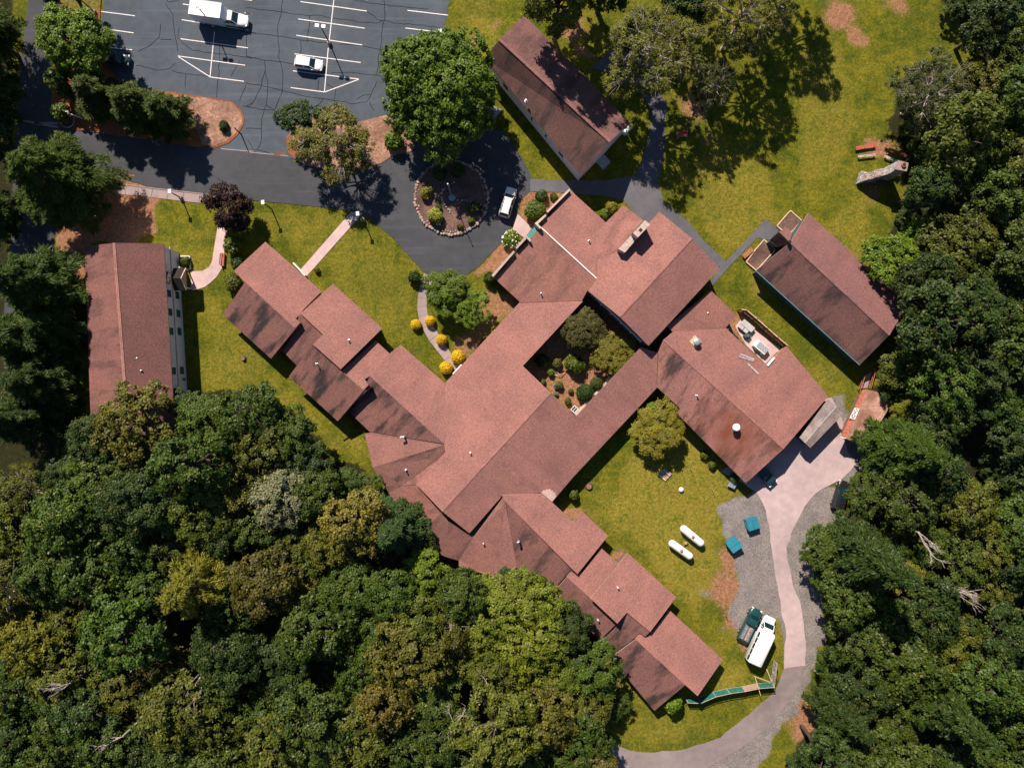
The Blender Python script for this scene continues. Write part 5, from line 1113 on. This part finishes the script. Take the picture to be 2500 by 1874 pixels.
def bush(key, R, Rz, seed, leaf=.16, n=1500, lump=.25, aspect=.6):
    rs = np.random.RandomState(seed); d = unit(rs.normal(size=(n, 3))); d = d[d[:, 2] > -.45]; n = len(d)
    ld = unit(rs.normal(size=(14, 3))); lp = np.max(d@ld.T, axis=1); r = (1-lump)+lump*np.clip((lp-.6)/.4, 0, 1); r = r*rs.uniform(.72,1.08,n)
    c = d*r[:, None]*np.array([R,R,Rz])+np.array([0,0,Rz*.62]); c[:, 2] = np.maximum(c[:, 2], .03)
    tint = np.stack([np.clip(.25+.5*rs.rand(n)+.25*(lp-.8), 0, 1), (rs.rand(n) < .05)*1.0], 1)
    me = leaf_mesh('foliage', c, d+rs.normal(size=(n,3))*.45+np.array([0,0,.3]), leaf*rs.uniform(.7,1.2,n), tint, rs, aspect)
    st = MB(); rnd = random.Random(seed)
    for k in range(6): a = rnd.uniform(0,6.3); st.tube([(0,0,-.1),(math.cos(a)*R*.3,math.sin(a)*R*.3,Rz*.5),(math.cos(a)*R*.55,math.sin(a)*R*.55,Rz*.95)], [.05,.035,.015], 4)
    TREES[key] = dict(crown=me, trunk=st.mesh('stem', M_BARK), R=R, zc=Rz*.6, H=Rz*1.6, bush=True)
def plant(key, p, rpx, color, label, name=None, cat=None, group=None, hs=1.0, rz=None, zbase=0.0, var=.1, rnd=random.Random(77), sx=1.0):
    """p: photo pixel of the crown centre; rpx: crown radius in photo pixels"""
    t = TREES[key]; isb = t.get('bush')
    k = (FPX/CAMH); s = rpx/k/t['R']; 
    for _ in range(2): zc = t['zc']*s*hs+zbase; s = rpx*(CAMH-zc)/FPX/t['R']
    g = W(p, t['zc']*s*hs+zbase)
    r = empty(name or ('shrub' if isb else 'tree'), (g.x, g.y, zbase), rnd.uniform(0, 6.28) if rz is None else rz, label, cat or ('shrub' if isb else 'tree'), group)
    r.scale = (s*sx, s, s*hs)
    f = 1+rnd.uniform(-var, var); col = tuple(c*f*(1+rnd.uniform(-var, var)*.6) for c in color)
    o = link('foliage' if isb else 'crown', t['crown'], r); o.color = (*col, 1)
    link('stem' if isb else 'trunk', t['trunk'], r); return r
for i in range(5): broadleaf(f'oak{i}', 4.5, 3.6, 11.5, 100+i)
for i in range(2): broadleaf(f'fine{i}', 4.5, 3.9, 9.5, 120+i, leaf=.14, dens=1.55)
broadleaf('big', 8.6, 6.2, 13, 140, leaf=.19, dens=.85)
for i in range(2): broadleaf(f'loose{i}', 5.0, 4.2, 11.0, 150+i, leaf=.13, dens=.9, gap=.9, branchy=4, bark=M_BARKG)
for i in range(2): broadleaf(f'sparse{i}', 6.8, 5.5, 16, 160+i, leaf=.13, dens=.75, gap=.85, branchy=8, bark=M_BARKG)
for i in range(3): conifer(f'pine{i}', 4.8, 13, 170+i, leaf=.33, dens=1.7, width=.13)
conifer('bigpine', 8.2, 15, 180, tiers=16, leaf=.36, dens=1.9, width=.13)
for i in range(2): conifer(f'spruce{i}', 4.2, 14, 190+i, tiers=15, droop=.25, leaf=.26, dens=1.5, pw=.95, width=.24, soft=.35)
conifer('larch', 5.0, 12, 200, tiers=13, droop=-.12, leaf=.34, dens=1.3, width=.13, soft=.7)
for i in range(3): bush(f'bush{i}', 1.2, 1.1, 210+i, .15, 1900, .45)
bush('ball', .8, .85, 220, .075, 2600, .08, .7); bush('leafy', 1.4, 1.5, 221, .24, 1100, .4); bush('hydrangea', 1.3, 1.1, 222, .15, 1500, .3)
OLIVE=(.072,.090,.013); GREEN=(.044,.076,.012); DEEP=(.028,.054,.013); YEL=(.125,.130,.011); BLUEG=(.034,.068,.026); BRONZE=(.082,.080,.015); SILV=(.15,.175,.12); LIME=(.085,.140,.010); LARCH=(.185,.19,.032); PINE=(.048,.082,.012); PINED=(.038,.070,.015); PURPL=(.020,.008,.012); SHRUB=(.066,.100,.011); YELB=(.62,.40,.012); TAWNY=(.098,.100,.020)
V1 = lambda x, y: (x*1.1302, y*1.1302)
# single trees about the grounds
plant('fine0', (184,106), 88, LIME, 'yellow green fine leaved maple at the approach road end of the lot', hs=.95)
plant('leafy', (165,205), 36, GREEN, 'tall dark leafy shrub between the maple and the pines', hs=1.6)
plant('leafy', (150,275), 22, SHRUB, 'small shrub growing in the stone rimmed planter', zbase=.2)
plant('pine0', (232,228), 72, PINE, 'soft green pine on the island beside the sign planter', hs=.8)
plant('pine1', (322,258), 74, PINE, 'soft green pine in the middle of the long island', hs=.85)
plant('pine2', (402,272), 68, PINE, 'soft green pine next to the pale wood chips', hs=.8)
plant('bigpine', (125,425), 138, PINE, 'very wide dark pine at the bend of the driveway', hs=1.1)
plant('bush0', (547,309), 14, DEEP, 'small dark bush on the pale wood chip island')
plant('oak1', (722,292), 48, DEEP, 'dark green small tree at the corner of the chip island', hs=.8)
plant('bush1', (787,281), 24, DEEP, 'dark bush between the two island trees')
plant('loose0', (818,345), 92, TAWNY, 'tawny loose branched tree overhanging the driveway', hs=.75)
plant('conif_dummy', (0,0), 1, GREEN, '') if False else None
plant('leafy', (962,346), 24, SHRUB, 'bright leafy shrub on the pale chip bed by the big tree')
plant('big', (1074,224), 146, (.075,.125,.010), 'huge round bright green tree beside the round stone bed', hs=1.0)
plant('bush1', (566,503), 55, PURPL, 'dark purple leaved maple at the top of the curving walk', 'tree', 'tree', hs=1.3) if False else None
broadleaf('maple', 3.4, 2.8, 6.2, 230, leaf=.15, dens=1.9)
plant('maple', (563,503), 58, PURPL, 'dark purple leaved maple at the top of the curving walk')
plant('fine1', (1100,712), 58, LIME, 'bright green tree by the slab path, larger of the pair', hs=.75)
plant('oak2', (1156,755), 43, LIME, 'bright green small tree touching the larger one by the slab path', hs=.8)
plant('fine1', (1610,1052), 66, (.155,.155,.02), 'yellow green tree on the lawn inside the kitchen corner', hs=.55)
plant('leafy', (1592,1003), 24, LIME, 'small bright tree beside the yellow green tree by the corridor', hs=1.4)
plant('fine0', (1425,806), 58, (.062,.058,.018), 'bronze brown ornamental tree in the courtyard', hs=.6)
plant('oak3', (1494,866), 54, (.13,.13,.016), 'olive green round tree in the courtyard by the corridor', hs=.45)
plant('fine1', (1366,-6), 86, OLIVE, 'tall olive tree overhanging the far gable of the white hall', hs=2.0)
plant('sparse0', (1590,120), 122, TAWNY, 'tall sparse tree with bare grey branches behind the white hall', hs=1.0)
plant('sparse1', (1815,35), 112, TAWNY, 'tall sparse tree with grey limbs at the head of the far lawn', hs=1.05)
plant('sparse0', (1745,205), 62, (.06,.07,.016), 'dark half bare tree beside the far lawn', hs=1.3)
plant('sparse1', (1940,-130), 110, OLIVE, 'tall tree just beyond the head of the far lawn', hs=1.05)
plant('oak0', (1480,-60), 90, GREEN, 'dark tree above the white hall beyond the path', hs=1.1)
plant('oak4', (1690,-20), 80, DEEP, 'dark tree between the two sparse trees', hs=1.1)
plant('oak2', (1395,-70), 60, DEEP, 'dark tree beyond the white hall and the lot', hs=1.2)
plant('sparse0', (2272,228), 98, (.05,.062,.02), 'dark tree with pale fan of branches beside the stone fireplace', hs=.85)
# shrubs round the beds
for x, y, r, lab in ((900,703,12.5,'clipped ball, grass side of the slab path, farthest from the driveway'),):
    pass
for s, r in (('G 52 1300', 12.5), ('G 165 1272', 12.5), ('G 257 1423', 13), ('G 390 1562', 16.5), ('G 296 1650', 15.5)):
    plant('ball', px(s)[0], r, YELB, 'clipped golden yellow ball shrub along the slab path', 'golden_shrub', 'shrub', 'golden ball shrubs along the slab path', var=.06)
plant('bush0', px('i 265 650')[0], 17, (.20,.19,.03), 'yellow flowering shrub in the sunny half of the round stone bed', zbase=.2)
plant('bush1', px('i 405 1020')[0], 20, (.21,.22,.045), 'cream flowering shrub beside the two white ground lights', zbase=.2)
plant('bush2', px('i 465 885')[0], 9, GREEN, 'little green shrub behind the cream flowering shrub', zbase=.2)
plant('bush2', px('i 975 1105')[0], 9, SHRUB, 'small round shrub in the bed beside the flagpole shadow', zbase=.2)
plant('bush0', px('i 800 1190')[0], 8.5, SHRUB, 'smallest round shrub in the bed by the stone ring', zbase=.2)
plant('leafy', px('i 1020 885')[0], 15, DEEP, 'dark spiky shrub in the shaded part of the round bed', zbase=.2)
plant('leafy', px('i 470 340')[0], 18, DEEP, 'dark shrub in the round bed closest to the huge round tree', zbase=.2)
plant('bush1', px('i 760 290')[0], 18, DEEP, 'low dark shrub in deep shade inside the stone ring', zbase=.2)
plant('bush2', px('e 735 195')[0], 16, GREEN, 'dark round shrub by the path end near the station wagon')
plant('bush0', px('e 895 215')[0], 11, OLIVE, 'small dry shrub under the entrance parapet')
plant('bush1', px('e 660 395')[0], 27, SHRUB, 'large bright shrub beside the entrance apron')
hy = plant('hydrangea', px('e 350 750')[0], 23, (.11,.17,.02), 'hydrangea bush full of white flower heads by the entrance', 'hydrangea')
rnd = random.Random(9); mb = MB()
for k in range(46):
    a = rnd.uniform(0,6.28); u = rnd.uniform(.1,1); hh = math.sqrt(1-u*u); p = Vector((math.cos(a)*hh*1.25, math.sin(a)*hh*1.25, .65+u*1.05)); s = rnd.uniform(.08,.15)
    mb.add([Vector(q.co)*s*2+p for q in ST[0].vertices], [tuple(f.vertices) for f in ST[0].polygons])
mb.build('flower_heads', plain('white_petals', (.72,.72,.62), .8), hy)['kind'] = 'stuff'
plant('bush0', px('e 75 1240')[0], 16, GREEN, 'tall green shrub at the corner of the parapet wall', hs=1.3)
plant('bush1', px('f 480 135')[0], 16, (.17,.15,.02), 'yellowish shrub by the hall porch', rz=1)
plant('bush2', px('f 400 225')[0], 14, LIME, 'bright green shrub by the hall porch')
plant('leafy', px('F 1700 755')[0], 17, DEEP, 'dark bush on the lawn at the start of the slab path')
plant('bush1', px('F 908 697')[0], 8, BRONZE, 'small brownish bush beside the straight walk')
plant('leafy', px('F 235 490')[0], 25, SHRUB, 'bright leafy bush shaded by the purple maple')
plant('bush0', px('F 265 640')[0], 19, BLUEG, 'grey green shrub at the tip of the wing facing the dormitory')
plant('bush1', px('F 235 800')[0], 23, OLIVE, 'olive shrub beside the gable of the wing facing the dormitory')
plant('bush2', px('m 675 560')[0], 14, SHRUB, 'leafy shrub in the white edged dormitory bed')
plant('leafy', px('c 1035 135')[0], 13, SHRUB, 'small green bush in the nook of the fenced wing', hs=1.3)
plant('leafy', px('K 800 1370')[0], 24, LIME, 'bright young tree against the end of the fenced wing', hs=1.2)
plant('oak1', px('K 310 1390')[0], 44, GREEN, 'green round tree on the lawn beside the fenced wing', hs=.6)
plant('ball', px('j 870 1340')[0], 21, DEEP, 'big clipped dark green ball in the courtyard')
plant('ball', px('j 1020 1225')[0], 16, GREEN, 'smaller clipped green ball in the courtyard')
plant('bush0', px('j 740 980')[0], 26, SHRUB, 'round mounded green shrub in the courtyard centre')
plant('leafy', px('j 330 935')[0], 17, DEEP, 'dark shrub in the shaded corner of the courtyard')
plant('bush1', px('j 435 1085')[0], 10, LIME, 'low bright green cushion in the courtyard')
plant('leafy', px('j 515 960')[0], 13, OLIVE, 'rose bush with red flowers in the courtyard', 'rose_bush')
plant('leafy', px('j 545 1245')[0], 10, SHRUB, 'plants spilling over the blue courtyard pot')
plant('bush2', px('j 500 1360')[0], 7, SILV, 'pale silvery plant by the courtyard wall')
plant('bush1', px('j 690 1320')[0], 7, OLIVE, 'small dull plant on the courtyard gravel')
plant('bush2', px('j 660 1450')[0], 9, OLIVE, 'low tufted plant near the cold frame')
plant('bush0', px('j 340 1205')[0], 8, SHRUB, 'small plant against the central roof eave in the courtyard')
plant('bush0', px('j 990 1370')[0], 7, LIME, 'light green plant beside the big clipped ball')
plant('bush2', px('J 1060 1030')[0], 11, OLIVE, 'scrubby plant along the kitchen wall')
plant('leafy', px('J 1120 1110')[0], 10, SHRUB, 'leafy weed along the kitchen wall')
plant('leafy', px('J 1300 1215')[0], 13, GREEN, 'green bush at the kitchen corner by the cart')
rnd = random.Random(13)
def scatter(poly, dmin, types, group, seed, zfac=(.85,1.3), avoid=(), rr=(62,100), box=(-70,-60,2570,1940), marks=(), kmax=400):
    rd = random.Random(seed); pts = [(a, b, r) for a, b, r in avoid]; k = 0; tries = 0
    X0, X1 = max(box[0], min(p[0] for p in poly)), min(box[2], max(p[0] for p in poly)); Y0, Y1 = max(box[1], min(p[1] for p in poly)), min(box[3], max(p[1] for p in poly))
    while tries < 6000 and k < kmax:
        tries += 1; x, y = rd.uniform(X0, X1), rd.uniform(Y0, Y1); r = rd.uniform(*rr)
        ins = [inpoly(np.array([x+dx*r*.62]), np.array([y+dy*r*.62]), poly)[0] for dx, dy in ((0,0),(1,0),(-1,0),(0,1),(0,-1))]
        if not all(ins): continue
        if any((x-a)**2+(y-b)**2 < (dmin*(r+q)/2/70)**2 for a, b, q in pts): continue
        pts.append((x, y, r)); w = rd.random(); acc = 0
        for keys, col, lab, wt in types:
            acc += wt
            if w <= acc: break
        lm = min(marks, key=lambda q: (q[1]-x)**2+(q[2]-y)**2); dd = math.hypot(lm[1]-x, lm[2]-y)
        lab = ('broad ' if r > 86 else '' if r < 55 else 'small ' if r < 72 else '')+lab+(' next to the ' if dd < 170 else ' near the ' if dd < 300 else ' farther from the ')+lm[0]
        plant(rd.choice(keys), (x, y), r, col, lab, group=group, hs=rd.uniform(*zfac), var=.16, rnd=rd); k += 1
    return pts
MK_LL = [(n_, *V1(*q_)) for n_, q_ in (('pale larch', (427,1265)), ('silvery tree', (600,1075)), ('golden olive tree', (770,1120)), ('dormitory end', (290,960)), ('yellow tinged tree', (60,1390)), ('forked dead tree', (420,1500)), ('grey dead treetop', (975,1570)), ('bronze green tree', (880,1420)), ('very large bright tree', (1112,1360)), ('service road', (1340,1600)), ('pines', (60,1000)), ('pale dead twigs', (245,1600)))]
MK_R = [(n_, *V1(*q_)) for n_, q_ in (('far lawn', (2120,80)), ('stone fireplace', (1940,350)), ('lime green tree', (1985,520)), ('meeting hall', (1950,700)), ('mossy shed', (1890,890)), ('black car', (1830,1070)), ('bleached dead tree', (2080,1275)), ('crooked dead limb', (2000,1170)), ('short green fence', (1790,1450)), ('service road', (1720,1640)))]
OAKS = [f'oak{i}' for i in range(5)]
LLG = 'trees of the wood below the dormitory'; RG = 'trees of the forest behind the shed'
spec_ll = [('larch', V1(427,1262), 96, LARCH, 'pale yellow larch standing out of the wood', 1.45), ('big', V1(1112,1360), 142, (.115,.135,.016), 'very large bright green tree overhanging the fenced wing', .85),
  ('oak3', V1(600,1075), 78, SILV, 'silvery leaved tree at the edge of the wood near the fan roof', 1.1), ('spruce0', (960,1292), 86, BLUEG, 'bluish green tree with feathery sprays touching the fan roof', .8),
  ('oak0', (1038,1398), 62, (.10,.15,.012), 'bright lime green tree tucked under the skirt roof', 1.0), ('oak1', V1(770,1120), 84, (.14,.125,.03), 'golden olive tree between the silvery and bluish trees', 1.1),
  ('oak2', V1(295,915), 92, (.10,.098,.02), 'olive tree leaning over the dormitory roof end', 1.0), ('oak4', V1(60,1390), 82, YEL, 'yellow tinged tree near the road side of the wood', 1.05),
  ('oak1', V1(540,895), 86, GREEN, 'green tree at the lawn edge next to the dormitory', .95), ('fine0', V1(1000,1530), 40, YEL, 'small yellow green tree beside the dead grey snag', 1.0),
  ('oak2', V1(880,1420), 92, BRONZE, 'bronze green tree in the wood beside the very large bright tree', 1.1), ('oak3', V1(430,905), 70, GREEN, 'dark green tree against the dormitory wall end', .9),
  ('oak0', V1(1280,1450), 80, GREEN, 'dark green tree at the foot of the fenced wing', .75)]
av = []
for key, p, r, col, lab, hs in spec_ll: plant(key, p, r, col, lab, hs=hs); av.append((p[0], p[1], r*.95))
av += [(V1(400,1390)[0], V1(400,1390)[1], 50), (V1(400,1440)[0], V1(400,1440)[1], 40)]
pts = scatter(FOREST_LL, 80, [(OAKS, OLIVE, 'olive broadleaf tree of the wood', .36), (OAKS, GREEN, 'mid green broadleaf tree of the wood', .35), (OAKS, BRONZE, 'bronze tinged tree of the wood', .07), (['loose0','loose1'], OLIVE, 'thin crowned olive tree of the wood', .08), (['fine0','fine1'], DEEP, 'dark fine leaved tree of the wood', .14)], LLG, 31, avoid=av, marks=MK_LL)
spec_r = [('larch', V1(1962,1240), 62, LARCH, 'pale yellow green feathery tree by the bleached snag', 1.1), ('spruce1', V1(1965,975), 100, GREEN, 'wide green tree of feathery sprays behind the mossy shed', .85), ('oak1', V1(1925,560), 66, LIME, 'bright green tree by the corner of the meeting hall lawn', .8),
  ('oak2', V1(2040,690), 110, DEEP, 'broad dark tree overhanging the end of the meeting hall', 1.0), ('oak4', V1(1960,790), 66, OLIVE, 'olive tree between the meeting hall and the mossy shed', .8), ('oak3', V1(1790,1190), 66, GREEN, 'dark green tree pushing out over the service road gravel', .8),
  ('fine1', V1(1960,890), 44, YEL, 'yellow green tree just behind the mossy shed', .9), ('oak0', V1(1884,1066), 66, GREEN, 'green tree hiding half of the black car', .75), ('oak4', V1(1805,1440), 50, GREEN, 'round tree beside the short green fence', .7), ('oak1', V1(1985,520), 60, LIME, 'lime green tree beside the shadow of the stone fireplace', .8)]
scatter(FOREST_LL, 84, [(OAKS, GREEN, 'young green understorey tree', .5), (OAKS, DEEP, 'young dark understorey tree', .5)], 'understorey of the wood below the dormitory', 61, zfac=(.6,.9), avoid=pts, rr=(36,52), marks=MK_LL, kmax=45)
av = []
for key, p, r, col, lab, hs in spec_r: plant(key, p, r, col, lab, hs=hs); av.append((p[0], p[1], r*.95))
av += [(V1(2090,1285)[0], V1(2090,1285)[1], 50), (2272, 228, 95), (2150, 410, 150), (2105, 1010, 110), (2050, 1205, 95), (2000, 1640, 70), (V1(2120,960)[0], V1(2120,960)[1], 70)]
pts = scatter(FOREST_R, 80, [(OAKS, GREEN, 'mid green broadleaf forest tree', .38), (OAKS, DEEP, 'dark green broadleaf forest tree', .36), (OAKS, OLIVE, 'olive broadleaf forest tree', .14), (['spruce0','spruce1'], DEEP, 'dark feathery forest conifer', .12)], RG, 47, avoid=av, marks=MK_R)
scatter(FOREST_R, 84, [(OAKS, GREEN, 'young green understorey tree', .5), (OAKS, DEEP, 'young dark understorey tree', .5)], 'understorey of the forest behind the shed', 62, zfac=(.6,.9), avoid=pts, rr=(36,52), marks=MK_R, kmax=45)
for key, p, r, col, hs, lab in (('pine0', (80,690), 112, PINED, .95, 'widest dark pine by the porch end of the white dormitory'), ('pine1', (130,800), 86, PINED, .9, 'dark pine against the middle of the dormitory back wall'), ('pine2', (45,830), 100, PINED, 1.0, 'dark pine on the road side of the dormitory pines'), ('pine0', (95,930), 100, PINED, .9, 'dark pine between the dormitory and the wood'), ('pine1', (40,1020), 90, PINED, .95, 'dark pine where the left road meets the wood'), ('pine2', (165,1010), 50, PINED, .7, 'small dark pine at the wooded end of the dormitory back wall')):
    plant(key, p, r, col, lab, group='pines beside the white dormitory', hs=hs)
for key, p, r, col, hs, lab in (('pine1', (-70,60), 92, PINED, 1.2, 'dark pine across the approach road from the yellow green maple'), ('pine2', (-72,215), 88, PINED, 1.2, 'dark pine across the approach road from the island pines'), ('oak0', (-45,360), 70, DEEP, 1.0, 'dark broadleaf tree across the approach road from the sign planter'), ('pine0', (-30,520), 70, PINED, 1.1, 'dark pine across the approach road from the very wide pine'), ('oak3', (110,-70), 66, DEEP, 1.2, 'dark broadleaf tree shading the far end of the approach road')):
    plant(key, p, r, col, lab, group='trees along the approach road', hs=hs)
# dead snags
def snag(p, q, z0, z1, label, seed, spread=1.0, name='dead_tree'):
    A, B = W(p, z0), W(q, z1); rd = random.Random(seed); mb = MB(); g = Vector((A.x, A.y, 0))
    d = B-A; L = d.length
    mb.tube([(0,0,-.3), Vector((0,0,z0*.6)), A-g], [.22,.2,.16], 6)
    def br(a, dr, ln, r, dep):
        e = a+dr*ln; m = a.lerp(e, .5)+Vector((rd.uniform(-.1,.1), rd.uniform(-.1,.1), rd.uniform(-.05,.12)))*ln; mb.tube([a, m, e], [r, r*.75, r*.45], 4, cap=False)
        if dep:
            for _ in range(3): t = rd.uniform(.35,1); br(a.lerp(e, t), (dr+Vector((rd.uniform(-1,1), rd.uniform(-1,1), rd.uniform(-.4,.7)))*.75*spread).normalized(), ln*rd.uniform(.4,.65), r*.55, dep-1)
    br(A-g, d.normalized(), L, .12, 3)
    for _ in range(3): br(A-g, (d.normalized()+Vector((rd.uniform(-1,1), rd.uniform(-1,1), rd.uniform(-.2,.5)))*.6*spread).normalized(), L*rd.uniform(.6,.9), .07, 3)
    o = mb.build(name, M_BARKG); o.location = g; tag(o, label, 'dead tree')
snag(V1(445,1440), V1(400,1540), 9, 11.5, 'bleached forked dead tree leaning through a dark gap of the wood', 3, .7)
snag(V1(965,1575), V1(990,1555), 10, 12.5, 'tangled grey dead treetop beside the small yellow green tree', 5, 1.8)
snag(V1(2035,1258), V1(2100,1285), 11, 12.5, 'bleached dead tree lying among the crowns by the feathery yellow tree', 7, .7)
snag(V1(1985,1150), V1(2010,1195), 11.5, 12.5, 'crooked pale dead limb above the forest crowns', 9, .6)
snag(V1(150,1475), V1(110,1490), 11, 12.5, 'small pale dead branches by the yellow tinged tree', 11, .8)
snag(V1(265,1590), V1(225,1610), 11, 12.3, 'pale dead twigs deep in the wood below the larch', 12, .9)
